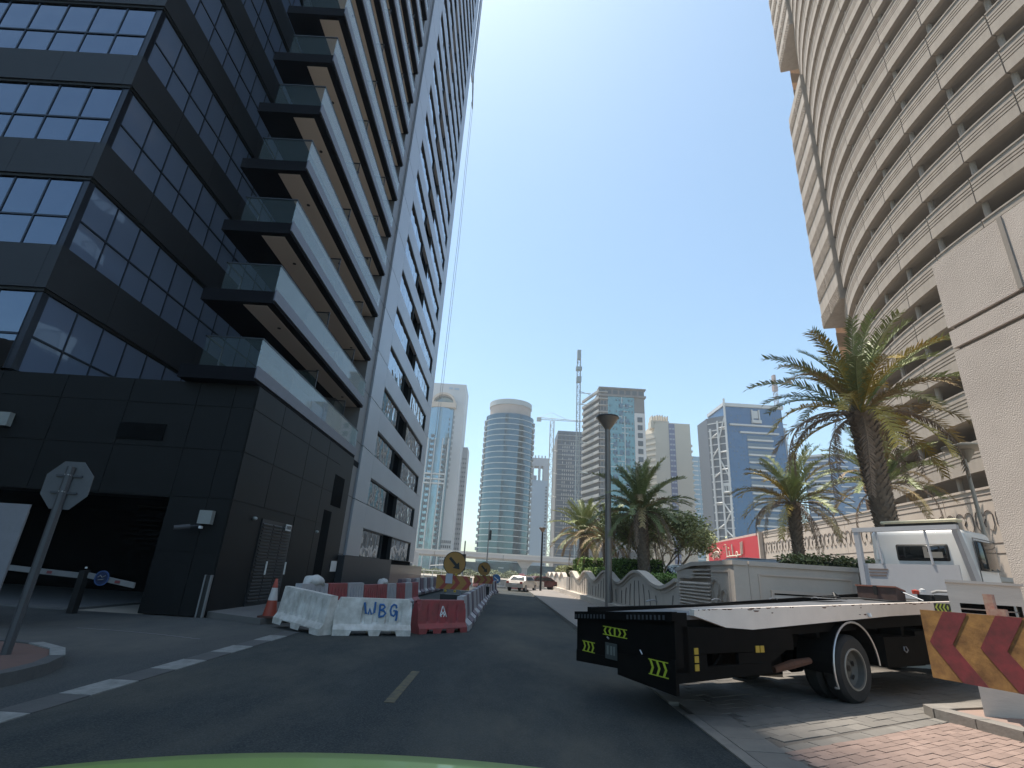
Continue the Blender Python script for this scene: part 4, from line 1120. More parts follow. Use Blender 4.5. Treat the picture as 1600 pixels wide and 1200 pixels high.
# traffic cone
t = thing('traffic_cone', 'orange and white traffic cone standing by the louvred door', 'traffic cone', (-6.5, 16.0, .15))
q = MB(); q.box(-.24, .24, -.24, .24, 0, .05); q.build('base', mat('cone_base', (.08, .03, .02), .8), t)
q = MB(); q.lathe([(.19, .05), (.125, .45)], n=18); q.build('lower_cone', mat('cone_red', (.32, .05, .025), .5), t, smooth=True)
q = MB(); q.lathe([(.127, .45), (.078, .78)], n=18); q.build('white_sleeve', mat('cone_white', (.55, .52, .5), .5), t, smooth=True)
q = MB(); q.lathe([(.078, .78), (.035, 1.02), (.0, 1.03)], n=18); q.build('tip', mat('cone_red', (.32, .05, .025), .5), t, smooth=True)

# arrow + chevron sign assemblies
def works_sign(label, x, y, s, paper):
    t = thing('works_sign', label, 'road sign', (x, y, 0))
    q = MB(); q.lathe([(0, 0), (.42 * s, 0), (.42 * s, .03), (0, .03)], (0, -.03, 1.93 * s), 'y', 28); dk = q.build('arrow_disc', sgn_y2, t, fix=True)
    q = MB(); q.lathe([(.40 * s, -.002), (.425 * s, -.004), (.425 * s, .0), (.40 * s, .0)], (0, -.034, 1.93 * s), 'y', 28); q.build('disc_rim', blackm, t, fix=True)
    q = MB(); c = Vector((0, -.045, 1.93 * s)); d = Vector((.707, 0, -.707)); p = Vector((.707, 0, .707))
    A_ = [(-.27, .05), (.08, .05), (.08, .15), (.29, 0), (.08, -.15), (.08, -.05), (-.27, -.05)]
    q.ext([c + d * u * s + p * v * s for u, v in A_], (0, .008, 0)); q.build('arrow', blackm, t, fix=True)
    W2, z0, z1 = .62 * s, 1.02 * s, 1.50 * s
    q = MB(); q.box(-W2, W2, -.02, .02, z0, z1); q.build('chevron_board', sgn_y2, t)
    for k in range(3):
        a = -W2 + .1 * s + k * .42 * s; zm_ = (z0 + z1) / 2; q = MB(); w_ = .17 * s; h_ = .2 * s
        q.ext([(a, -.03, z1), (a + w_, -.03, z1), (a + w_ + h_, -.03, zm_), (a + h_, -.03, zm_)], (0, .009, 0)); q.ext([(a + h_, -.03, zm_), (a + w_ + h_, -.03, zm_), (a + w_, -.03, z0), (a, -.03, z0)], (0, .009, 0))
        o = q.build('chevron', mat('brick_red_sign', (.30, .04, .025), .5), t, fix=True)
    if paper:
        q = MB(); q.box(-.28 * s, -.03 * s, -.05, -.036, 1.22 * s, 1.56 * s); q.build('paper_notice', mat('paper', (.42, .42, .47), .8), t)
    q = MB(); q.box(-.42 * s, .42 * s, -.1, .35, .35 * s, .85 * s); q.build('base_box', blackm, t)
    q = MB()
    for xx in (-.3, .3): q.tube([(xx * s, .1, 0), (xx * s, .0, 1.0 * s)], .03, 6)
    q.tube([(0, .03, 1.0 * s), (0, .03, 1.6 * s)], .03, 6); q.build('frame', galv, t)
    q = MB()
    for xx in (-.25, .1): q.lathe([(0, 0), (.05, 0), (.05, .06), (0, .08)], (xx * s, -.05, .93 * s), 'z', 8)
    q.lathe([(0, 0), (.05, 0), (.05, .06), (0, .08)], (.1 * s, -.05, 1.5 * s), 'z', 8)
    q.build('beacon', yelorange, t)
works_sign('large round amber arrow sign over a red and yellow chevron board with a paper notice', -1.8, 20.4, 1.0, True)
works_sign('smaller distant round arrow sign over a chevron board among the lane barriers', -1.15, 34.5, .95, False)
t = thing('keep_right_sign', 'small round blue sign with a white arrow beyond the barriers', 'road sign', (-.55, 52, 0))
q = MB(); q.tube([(0, 0, 0), (0, 0, 1.0)], .03, 6); q.build('post', galv, t)
q = MB(); q.lathe([(0, 0), (.42, 0), (.42, .03), (0, .03)], (0, -.03, 1.05), 'y', 20); q.build('disc', mat('sign_blue', (.02, .13, .35), .4), t, fix=True)
q = MB(); q.ext([(-.2, -.04, 1.2), (.1, -.04, .98), (.05, -.04, .9), (.25, -.04, .85), (.2, -.04, 1.05), (.14, -.04, 1.02), (-.17, -.04, 1.25)], (0, .008, 0)); q.build('arrow', whitem, t, fix=True)

# ------------------------------------------------------------------ stop sign (seen from the back)
t = thing('stop_sign', 'octagonal road sign seen from behind on a leaning grey post, on the island', 'road sign', (-7.42, 8.82, .14))
bk = mat('sign_back', (.115, .12, .13), .5, metal=.3)
oc = [(.43 * math.cos(R(22.5 + 45 * i)), .43 * math.sin(R(22.5 + 45 * i))) for i in range(8)]
q = MB(); q.ext([(x, .03, 2.55 + z) for x, z in oc], (0, .012, 0)); o = q.build('sign_plate', bk, t, fix=True)
q = MB(); q.tube([(0, 0, 0), (0, 0, 2.85)], .065, 8); q.build('post', mat('post_grey', (.075, .08, .09), .5, metal=.3), t)
for z in (2.42, 2.70):
    q = MB(); q.box(-.22, .22, .0, .03, z - .016, z + .016); cl = q.build('mounting_rail', mat('rail_dark', (.05, .055, .065), .5), t)
    q = MB(); q.tube([(-.05, -.02, z + .01), (-.03, -.05, z + .015), (.03, -.05, z + .015), (.05, -.02, z + .01)], .012, 5); q.build('clamp', chromem, t)

# ------------------------------------------------------------------ barrier arms at the garage
armm = mat('arm_white', (.24, .235, .23), .5)
for (xa, xb, za, zb_, lb) in ((-14.2, -11.78, 1.07, .96, 'left white gate arm with a small red mark, in front of the dark garage'), (-11.55, -10.2, .98, .79, 'right drooping white gate arm carrying the blue disc')):
    t = thing('boom_barrier', lb, 'barrier arm', (xa, 15.5, 0))
    q = MB(); q.ext([(xa, 15.5, za - .07), (xb, 15.5, zb_ - .07), (xb, 15.5, zb_ + .07), (xa, 15.5, za + .07)], (0, .06, 0)); q.build('arm', armm, t, True, fix=True)
    f = .65; xm = xa + (xb - xa) * f; zm_ = za + (zb_ - za) * f
    q = MB(); q.box(xm - .07, xm + .07, 15.485, 15.498, zm_ - .035, zm_ + .035); q.build('reflector', sgn_r, t, True)
    if xb > -11:
        q = MB(); q.lathe([(.17, 0), (.20, 0), (.20, .02), (.17, .02)], (-11.12, 15.46, .93), 'y', 24); q.build('disc_rim', mat('disc_blue', (.05, .10, .25), .5), t, True, fix=True)
        q = MB(); q.lathe([(0, 0), (.165, 0), (.165, .02), (0, .02)], (-11.12, 15.465, .93), 'y', 24); q.build('blue_disc', mat('disc_navy', (.02, .035, .09), .5), t, True, fix=True)
        q = MB(); q.tube([(-11.22, 15.45, .95), (-11.16, 15.45, 1.0), (-11.1, 15.45, .95), (-11.02, 15.45, 1.0)], .012, 4); q.tube([(-11.2, 15.45, .88), (-11.05, 15.45, .9)], .012, 4); q.build('disc_lettering', armm, t, True)
t = thing('gate_post', 'black gate post between the two white arms', 'gate post', (-11.66, 15.5, 0)); q = MB(); q.box(-.08, .08, -.1, .1, 0, 1.1); q.build('post', blackm, t)
q = MB(); q.lathe([(0, 0), (.03, 0), (.03, .04), (0, .05)], (0, 0, 1.15), 'z', 8); q.build('post_lamp', whitem, t)
t = thing('blank_board', 'plain pale board on two legs cut by the left edge of the picture', 'board', (-11.6, 12, 0))
q = MB(); q.box(-13, -10.72, 12, 12.04, .3, 2.55); q.build('panel', mat('booth_panel', (.22, .22, .24), .6), t, True)
q = MB(); q.tube([(-10.8, 12.08, 0), (-10.8, 12.08, 2.4)], .04, 8); q.tube([(-12.9, 12.08, 0), (-12.9, 12.08, 2.4)], .04, 8); q.build('legs', galv, t, True)
t = thing('corner_guard', 'thin pale and black corner guard at the foot of the podium corner', 'post', (-8.62, 16.3, 0))
q = MB(); q.box(-8.74, -8.70, 16.28, 16.34, 0, 1.15); q.box(-8.58, -8.54, 16.3, 16.4, 0, 1.15); q.build('guard_strip', mat('guard_white', (.20, .20, .20), .5), t, True)
q = MB(); q.box(-8.70, -8.58, 16.3, 16.38, 0, 1.14); q.build('guard_core', blackm, t, True)
def camera_box(label, x, y, z, s=1):
    t = thing('security_camera', label, 'camera', (x, y, z))
    q = MB(); q.box(-.2 * s, .2 * s, -.18, .0, -.2 * s, .2 * s); q.build('junction_box', mat('box_grey', (.26, .27, .26), .6), t)
    q = MB(); q.tube([(-.1, -.1, -.25 * s), (-.35, -.35, -.32 * s)], .04, 8); q.build('camera_arm', darkmetal, t)
    q = MB(); q.tube([(-.3, -.3, -.3 * s), (-.62, -.55, -.38 * s)], .07, 10); q.build('camera_body', mat('cam_grey', (.06, .06, .065), .6), t)
    q = MB(); q.box(-.1, -.02, -.2, -.1, -.34 * s, -.27 * s); q.build('lamp', whitem, t)
camera_box('small white junction box with camera on the black podium wall', -9.15, 16.42, 2.78)
camera_box('pale junction box with camera high on the black wall at the left edge', -16.45, 16.42, 5.45, 1.1)
# construction clutter beyond the hoarding
t = thing('scaffold_railing', 'white scaffold railings beyond the glazed hoarding', 'railing', (-7, 58, 0))
q = MB()
for k in range(7):
    q.tube([(-10 + k * .9, 57 + .2 * k, 0), (-10 + k * .9, 57 + .2 * k, 1.4)], .035, 5)
q.tube([(-10, 57, 1.4), (-4.6, 58.2, 1.4)], .035, 5); q.tube([(-10, 57, .9), (-4.6, 58.2, .9)], .03, 5); q.tube([(-8, 60, 1.9), (-6, 60, 2.1), (-4.5, 60, 1.5), (-4.2, 60, .6)], .04, 5)
q.build('rails', whitem, t, True)

# ================================================================== TOW TRUCK
HD = R(30)
ux, uy = math.cos(HD), math.sin(HD)
s0, c0 = 10.18, 5.40
TO = (s0 * ux - c0 * uy, s0 * uy + c0 * ux, 0)
tk = thing('recovery_truck', 'white flatbed recovery truck with a black tail and cream edged deck, parked across the paving', 'truck', TO, HD)
PITCH = .037
def dz(x): return 1.37 + PITCH * (x + 4.3)
XR, XH = -4.33, 5.25; WD = 2.3; WT = 2.12
def deckpoly(x0, x1, y0, y1, t0, t1, name, m, n=1):
    q = MB(); q.ext([(x0, y0, dz(x0) - t0), (x1, y0, dz(x1) - t0), (x1, y0, dz(x1) - t1), (x0, y0, dz(x0) - t1)], (0, y1 - y0, 0)); return q.build(name, m, tk, fix=True)
q = MB(); q.ext([(XR + .2, .06, dz(XR) - .05), (XH, .06, dz(XH) - .05), (XH, WT, dz(XH) - .07), (XR + .2, WT, dz(XR) - .19)], (0, 0, -.06)); q.build('deck_floor', deckm, tk, fix=True)
# near side fascia with tapered tail
q = MB()
pr = [(-3.95, dz(-3.95) + .02), (5.6, dz(5.6) + .02), (5.6, dz(5.6) - .2), (1.4, dz(1.4) - .20), (-2.7, dz(-2.7) - .28), (-3.3, dz(-3.3) - .23), (-3.95, dz(-3.95) - .06)]
q.ext([(x, -.02, z) for x, z in pr], (0, .08, 0)); fs = q.build('near_side_rail', deckside, tk, fix=True)
q = MB()
rnd = random.Random(2)
for k in range(46):
    x = rnd.uniform(-3.9, 3.0); w_ = rnd.uniform(.02, .16); z = dz(x) + .019 - (rnd.random() ** 7) * .18
    q.ext([(x, -.024, z), (x + w_, -.024, z + .002), (x + w_ * .7, -.024, z - rnd.uniform(.006, .02)), (x + w_ * .2, -.024, z - rnd.uniform(.005, .018))], (0, .005, 0))
q.build('rust_chips', rust, fs, fix=True)
q = MB(); q.ext([(XR + .6, WT - .02, dz(XR) - .15), (XH, WD - .06, dz(XH) + .04), (XH, WD - .06, dz(XH) - .14), (XR + .6, WT - .02, dz(XR) - .24)], (0, .07, 0)); q.build('far_side_rail', truckblk, tk, fix=True)
for x in (-2.7, -.9, 1.0, 2.6):
    q = MB(); q.tube([(x, WD - .14, dz(x) - .05), (x + .08, WD - .16, dz(x) - .02), (x + .2, WD - .16, dz(x) - .02), (x + .28, WD - .14, dz(x) - .05)], .012, 5); q.build('lashing_ring', galv, tk)
# tail panel
q = MB(); q.ext([(XR, 0, .62), (XR, WT, .60), (XR, WT, 1.18), (XR, 0, 1.36)], (.25, 0, 0)); tp = q.build('tail_panel', truckblk, tk, fix=True)
q = MB(); q.ext([(XR - .02, .0, .36), (XR - .02, 1.12, .42), (XR - .02, 1.12, .70), (XR - .02, 0, .78)], (.06, 0, 0)); q.build('lower_tail_plate', truckblk, tk, fix=True)
q = MB(); q.ext([(XR - .01, 1.12, .50), (XR - .01, WT, .45), (XR - .01, WT, .62), (XR - .01, 1.12, .62)], (.06, 0, 0)); q.build('lower_tail_plate', truckblk, tk, fix=True)
q = MB(); q.ext([(XR - .06, -.02, 1.25), (XR - .06, WT, 1.07), (XR - .06, WT, 1.19), (XR - .06, -.02, 1.37)], (.1, 0, 0)); q.build('tail_roller', truckblk, tk, fix=True)
q = MB()
for k in range(10):
    for base in (.12, 1.45):
        y = base + k * .085; q.pbox((XR - .075, y * .93, 1.265 - y * .078), (.014, 0, 0), (0, .026, -.002), (0, 0, .06))
q.build('tread_slots', mat('slot_grey', (.07, .075, .08), .6), tk)
def chev_rear(y0, y1, z0, z1, dirs, xx, name='chevron_sticker'):
    q = MB(); n_ = len(dirs); w_ = (y1 - y0) / n_
    for k, d_ in enumerate(dirs):
        a = y0 + k * w_; t_ = w_ * .30; zm_ = (z0 + z1) / 2; sh = w_ * .35 * d_
        c_ = a + w_ * .5
        q.ext([(xx, c_ - t_ / 2 - sh / 2, z0), (xx, c_ + t_ / 2 - sh / 2, z0), (xx, c_ + t_ / 2 + sh / 2, zm_), (xx, c_ - t_ / 2 + sh / 2, zm_)], (.006, 0, 0))
        q.ext([(xx, c_ - t_ / 2 + sh / 2, zm_), (xx, c_ + t_ / 2 + sh / 2, zm_), (xx, c_ + t_ / 2 - sh / 2, z1), (xx, c_ - t_ / 2 - sh / 2, z1)], (.006, 0, 0))
    q.pbox((xx, y0, z1), (.006, 0, 0), (0, y1 - y0, 0), (0, 0, .012)); q.pbox((xx, y0, z0 - .012), (.006, 0, 0), (0, y1 - y0, 0), (0, 0, .012))
    return q.build(name, yel, tk, fix=True)
chev_rear(.92, 1.46, .93, 1.03, (-1, -1, 0.0, 1, 1), XR - .008)
chev_rear(1.66, 1.97, .63, .76, (-1, -1, -1), XR - .008)
chev_rear(.12, .48, .55, .72, (-1, -1, -1), XR - .026)
q = MB(); q.box(XR - .03, XR - .02, 1.12, 1.38, .60, .82); pl_ = q.build('number_plate', mat('plate_grey', (.07, .08, .075), .5), tk)
q = MB(); q.box(XR - .036, XR - .031, 1.22, 1.26, .66, .78); q.box(XR - .036, XR - .031, 1.16, 1.19, .66, .78); q.box(XR - .036, XR - .031, 1.30, 1.34, .66, .78); q.build('plate_marks', mat('plate_mark', (.2, .22, .2), .5), pl_)
q = MB(); q.tube([(XR - .06, 1.3, .9), (XR - .06, 1.26, .88)], .012, 5); q.tube([(XR - .06, .60, .82), (XR - .06, .56, .77)], .01, 5); q.build('tail_hook', chromem, tk)
# under frame
q = MB()
q.ext([(-4.05, .10, .98), (5.3, .10, 1.30), (5.3, .10, dz(5.3) - .12), (-4.05, .10, dz(-4.05) - .12)], (0, .10, 0))
q.build('side_member', truckblk, tk, fix=True)
q = MB(); q.ext([(-4.05, WD - .2, .98), (5.3, WD - .2, 1.28), (5.3, WD - .2, dz(5.3) - .12), (-4.05, WD - .2, dz(-4.05) - .12)], (0, .10, 0)); q.build('side_member', truckblk, tk, fix=True)
for y in (.62, 1.56):
    q = MB(); q.box(-3.9, 6.6, y, y + .12, .80, 1.12); q.build('chassis_rail', truckblk, tk)
q = MB()
for x in (-3.2, -1.9, -.7, .8, 2.2, 3.8): q.box(x, x + .1, .2, WD - .2, 1.0, 1.2)
q.build('cross_members', truckblk, tk)
q = MB(); q.ext([(-4.3, -.0, .50), (-2.3, -.0, .56), (-2.3, -.0, .70), (-4.3, 0, .68)], (0, .06, 0)); q.ext([(-4.18, 0, .84), (-1.7, 0, .86), (-1.7, 0, 1.16), (-4.18, 0, 1.18)], (0, .06, 0)); q.ext([(-4.18, 0, .68), (-3.72, 0, .68), (-3.72, 0, .84), (-4.18, 0, .84)], (0, .06, 0)); q.ext([(-3.05, 0, .7), (-2.3, 0, .7), (-1.9, 0, .86), (-3.05, 0, .84)], (0, .06, 0))
q.build('side_skirt', truckblk, tk, fix=True)
q = MB(); q.box(-3.0, -1.3, .5, 2.1, .42, 1.0); q.build('rear_gearbox', truckblk, tk)
q = MB(); q.box(1.1, 3.6, 1.5, 2.2, .4, 1.05); q.build('fuel_tank', truckblk, tk)
q = MB(); q.tube([(0, .3, .53), (0, 2.0, .53)], .11, 10); q.lathe([(0, -.2), (.2, -.15), (.24, 0), (.2, .15), (0, .2)], (0, 1.15, .53), 'y', 14); q.build('rear_axle', truckblk, tk)
q = MB(); q.box(2.6, 4.9, .15, .8, .5, 1.1); q.build('battery_locker', truckblk, tk)
q = MB(); q.tube([(-3.5, .1, .66), (-3.36, .1, .76), (-3.3, .1, .86)], .02, 5); q.build('hanging_hose', truckblk, tk)
q = MB()
for z in (.64, .74, .84): q.box(-3.98, -3.90, -.012, -.002, z, z + .08)
for x in (-2.66, -2.55): q.box(x, x + .09, -.012, -.002, .84, .93)
q.build('amber_reflector', yelorange, tk)
q = MB(); q.tube([(-1.9, .25, .55), (-1.5, .2, .62), (-1.0, .2, .66)], [.05, .07, .05], 8); q.build('exhaust_pipe', rust, tk)
q = MB(); q.box(1.1, 2.5, .02, .5, .52, 1.02); bx_ = q.build('side_locker', truckblk, tk); q = MB(); q.tube([(1.75, .0, .86), (1.72, -.01, .80), (1.8, -.01, .76), (1.86, -.01, .80), (1.82, 0, .86)], .012, 5); q.build('locker_handle', galv, bx_)
# deck side sticker
q = MB(); x0_ = 3.25; w_ = .17
zb_ = dz(3.6)
q.box(x0_, x0_ + 1.18, -.026, -.021, zb_ - .17, zb_ - .01); stk = q.build('chevron_sticker', blackm, tk)
q = MB()
for k in range(7):
    a = x0_ + .02 + k * .165; sh = .05 * (-1 if k < 3 else 1 if k > 3 else 0); z0_, z1_ = zb_ - .165, zb_ - .015; zm_ = (z0_ + z1_) / 2
    if k == 3:
        q.ext([(a + .07, -.03, z0_ + .02), (a + .12, -.03, zm_), (a + .07, -.03, z1_ - .02), (a + .02, -.03, zm_)], (0, .004, 0)); continue
    q.ext([(a + .05 - sh, -.03, z0_), (a + .12 - sh, -.03, z0_), (a + .12 + sh, -.03, zm_), (a + .05 + sh, -.03, zm_)], (0, .004, 0)); q.ext([(a + .05 + sh, -.03, zm_), (a + .12 + sh, -.03, zm_), (a + .12 - sh, -.03, z1_), (a + .05 - sh, -.03, z1_)], (0, .004, 0))
q.build('yellow_chevrons', yel, stk, fix=True)
# wheels
def wheel(x, y, far=False, r_=.53):
    sg = -1 if not far else 1
    q = MB(); w = .27
    pr_ = [(.31, sg * -.0), (.36, sg * .01), (.47, sg * .015), (r_ - .02, sg * -.02), (r_, sg * -.05), (r_, sg * -.22), (r_ - .03, sg * -.27), (.3, sg * -.28)]
    q.lathe(pr_, (0, 0, 0), 'y', 36); me, _ = q.mesh('tyre', rubber, center=False)
    bm = bmesh.new(); bm.from_mesh(me); bmesh.ops.recalc_face_normals(bm, faces=bm.faces); bm.to_mesh(me); bm.free()
    w_ = bpy.data.objects.new('wheel', None); col.objects.link(w_); w_.parent = tk; w_.location = (x, y, r_)
    link('tyre', me, w_)
    q = MB(); q.lathe([(.325, 0), (.305, sg * .012), (.285, sg * .0), (.275, sg * -.10), (.20, sg * -.16), (.16, sg * -.17), (.13, sg * -.13), (.10, sg * -.12), (0, sg * -.12)], (0, 0, 0), 'y', 36); me, _ = q.mesh('rim', rimm, center=False)
    link('rim', me, w_)
    q = MB(); q.lathe([(.328, sg * .0), (.318, sg * .018), (.300, sg * .016)], (0, 0, 0), 'y', 36); me, _ = q.mesh('rim_lip', mat('rim_lip', (.32, .29, .25), .6), center=False); link('rim_lip', me, w_)
    q = MB()
    for k in range(6):
        a = k * math.pi / 3 + .3; q.lathe([(0, sg * -.118), (.045, sg * -.118)], (.215 * math.cos(a), sg * -.012, .215 * math.sin(a)), 'y', 10)
    q.lathe([(0, sg * -.10), (.05, sg * -.10)], (0, 0, 0), 'y', 12)
    me, _ = q.mesh('hub_holes', blackm, center=False); link('hub_holes', me, w_)['kind'] = 'stuff'
wheel(0, .02); wheel(0, .36); wheel(0, WD - .02, True); wheel(5.9, .05); wheel(5.9, WD - .05, True)
q = MB()
pts = [(-.72 * math.cos(a), -.03, .55 + .72 * math.sin(a)) for a in [R(-22) + R(200) * i / 20 for i in range(21)]]
q.tube([(-.76, -.03, .3)] + pts, .018, 5); q.build('fender_trim', chromem, tk)
q = MB(); ra = [[(-.72 * math.cos(a), y, .55 + .72 * math.sin(a)) for a in [R(-5) + R(180) * i / 14 for i in range(15)]] for y in (-.02, .6)]
q.grid(ra); q.build('mudguard', truckblk, tk)
q = MB(); q.tube([(.62, -.04, 1.42), (.62, -.06, 1.36)], .03, 8); q.build('marker_lamp', whitem, tk)
# headboard
hz = dz(XH)
q = MB(); q.box(XH, XH + .05, .12, WD - .1, hz - .02, hz + .78); q.build('headboard_sheet', truckgrey, tk)
for y in (WD - .12,):
    q = MB(); q.box(XH - .04, XH + .08, y, y + .12, hz - .1, hz + 1.62); q.build('headboard_post', truckgrey, tk)
q = MB(); q.box(XH - .05, XH + .09, -.02, WD + .02, hz + 1.58, hz + 1.69); q.build('headboard_top_rail', truckgrey, tk)
for y in (.62, 1.72):
    q = MB(); q.tube([(XH, y, hz + .78), (XH, y + .04, hz + 1.6)], .028, 6); q.build('headboard_bar', truckgrey, tk)
q = MB(); q.ext([(XH - .05, .0, hz + 1.6), (XH + .16, .0, hz + 1.6), (XH + 1.0, .0, hz - .1), (XH + .66, .0, hz - .1)], (0, .1, 0)); q.build('headboard_stay', truckgrey, tk, fix=True)
q = MB()
for k in range(3): q.box(XH - .008, XH - .002, 1.62 + .03 * k, 2.08, hz + .62 - k * .075, hz + .66 - k * .075)
q.build('headboard_lettering', mat('faded_text', (.22, .17, .15), .7), tk)
# cab
def rbox(x0, x1, y0, y1, z0, z1, r_, name, m, seg=3, taper=0):
    bm = bmesh.new(); bmesh.ops.create_cube(bm, size=1)
    for v in bm.verts:
        v.co = Vector((x0 if v.co.x < 0 else x1, y0 if v.co.y < 0 else y1, z0 if v.co.z < 0 else z1))
        if v.co.z > z0 + .01 and taper: v.co.y += taper if v.co.y < (y0 + y1) / 2 else -taper; v.co.x -= taper * 2 if v.co.x > (x0 + x1) / 2 else 0
    bmesh.ops.bevel(bm, geom=list(bm.edges), offset=r_, segments=seg, profile=.5, affect='EDGES')
    me = bpy.data.meshes.new(name); bm.to_mesh(me); bm.free(); me.materials.append(m); me.polygons.foreach_set('use_smooth', [True] * len(me.polygons))
    return link(name, me, tk)
cab_z = hz + 1.66
rbox(5.75, 7.55, .05, WD - .08, 1.15, cab_z, .14, 'cab', truckwhite, 4, .06)
rbox(5.72, 5.80, .42, 1.58, cab_z - .78, cab_z - .36, .05, 'rear_window_seal', blackm, 2)
rbox(5.70, 5.79, .46, 1.54, cab_z - .74, cab_z - .40, .04, 'rear_window', glassdark, 2)
q = MB(); q.box(5.695, 5.70, .86, .95, cab_z - .70, cab_z - .44); q.box(5.693, 5.70, .55, .86, cab_z - .70, cab_z - .56); q.build('view_through_window', mat('window_view', (.30, .28, .25), .7), tk)
rbox(6.25, 7.3, .0, .12, cab_z - .95, cab_z - .25, .05, 'side_window', glassdark, 2)
q = MB(); q.tube([(6.1, .03, cab_z - .2), (6.1, .02, 1.4)], .012, 4); q.tube([(6.1, .03, cab_z - .2), (7.35, .03, cab_z - .22)], .012, 4); q.build('door_seam', mat('seam_grey', (.2, .2, .2), .7), tk)
q = MB(); q.box(5.8, 7.5, .1, WD - .1, .75, 1.2); q.build('cab_underside', truckblk, tk)
q = MB(); q.tube([(5.74, WD - .3, cab_z - .35), (5.72, WD - .28, cab_z - .75)], .04, 8); q.build('air_intake', truckwhite, tk)
# light bar
rbox(5.95, 6.3, .2, WD - .35, cab_z + .18, cab_z + .26, .035, 'light_bar', mat('lightbar_cream', (.62, .58, .42), .5), 2)
q = MB(); q.box(6.0, 6.25, .3, WD - .45, cab_z + .1, cab_z + .18); q.box(6.05, 6.15, .6, .7, cab_z - .02, cab_z + .1); q.box(6.05, 6.15, 1.5, 1.6, cab_z - .02, cab_z + .1); q.build('light_bar_base', blackm, tk)
# loads on the deck
def dk(label, nm_, cat_, x, y, z=0):
    g_ = (TO[0] + x * ux - y * uy, TO[1] + x * uy + y * ux, dz(x) + z - .04); return thing(nm_, label, cat_, g_, HD)
t = dk('open rusty brown steel tool box lying on the truck deck', 'tool_box', 'tool box', 4.1, 1.35)
q = MB(); q.ext([(-.2, -.42, 0), (.2, -.42, 0), (.2, -.42, .2), (-.2, -.42, .28)], (0, .84, 0)); q.build('box_body', mat('brown_steel', (.10, .055, .045), .6, c2=(.06, .04, .035), scale=6), t, fix=True)
q = MB(); q.ext([(-.22, -.44, .28), (.22, -.44, .2), (.22, -.44, .23), (-.22, -.44, .31)], (0, .88, 0)); q.build('lid', mat('red_brown_lid', (.30, .12, .08), .6), t, fix=True)
q = MB(); q.box(-.235, -.22, -.04, .04, .1, .3); q.build('latch', blackm, t)
t = dk('black and red winch clamps beside the headboard on the truck deck', 'winch_unit', 'winch', 4.6, .35)
q = MB(); q.box(-.2, .2, -.35, .05, 0, .16); q.box(-.15, .2, .12, .4, 0, .15); q.build('battery_box', blackm, t)
q = MB(); q.tube([(-.2, -.36, .2), (-.15, -.22, .24), (-.1, 0, .24), (-.1, .12, .2)], .035, 6); q.build('steel_clamp', chromem, t)
for y in (-.3, .42): q = MB(); q.lathe([(0, 0), (.07, 0), (.075, .08), (0, .1)], (-.15, y, .15), 'z', 10); q.build('red_cap', mat('cap_red', (.55, .06, .03), .4), t)
q = MB(); q.lathe([(0, 0), (.06, 0), (.06, .06), (0, .08)], (-.15, .28, .2), 'z', 10); q.build('white_cap', whitem, t)
t = dk('loose chain and hook lying on the truck deck left of the tool box', 'loose_chain', 'chain', 2.9, 1.2)
q = MB(); q.tube([(-.5, .6, .02), (-.2, .4, .05), (0, .45, .02), (.2, .1, .05), (.5, -.3, .03), (1.0, -.6, .03)], .02, 5); q.tube([(-.1, .5, .0), (.0, .6, .12), (.1, .5, .02)], .03, 5); q.build('chain', blackm, t)
q = MB(); q.box(-1.0, -.2, .2, .75, .0, .012); q.build('steel_plate', mat('plate_steel', (.22, .22, .22), .5, metal=.4), t)
t = dk('thin steel pry bar leaning beside the brown tool box', 'pry_bar', 'bar', 4.3, .95); q = MB(); q.tube([(-.15, .0, .2), (-.2, -.45, .03)], .014, 5); q.build('bar', galv, t)

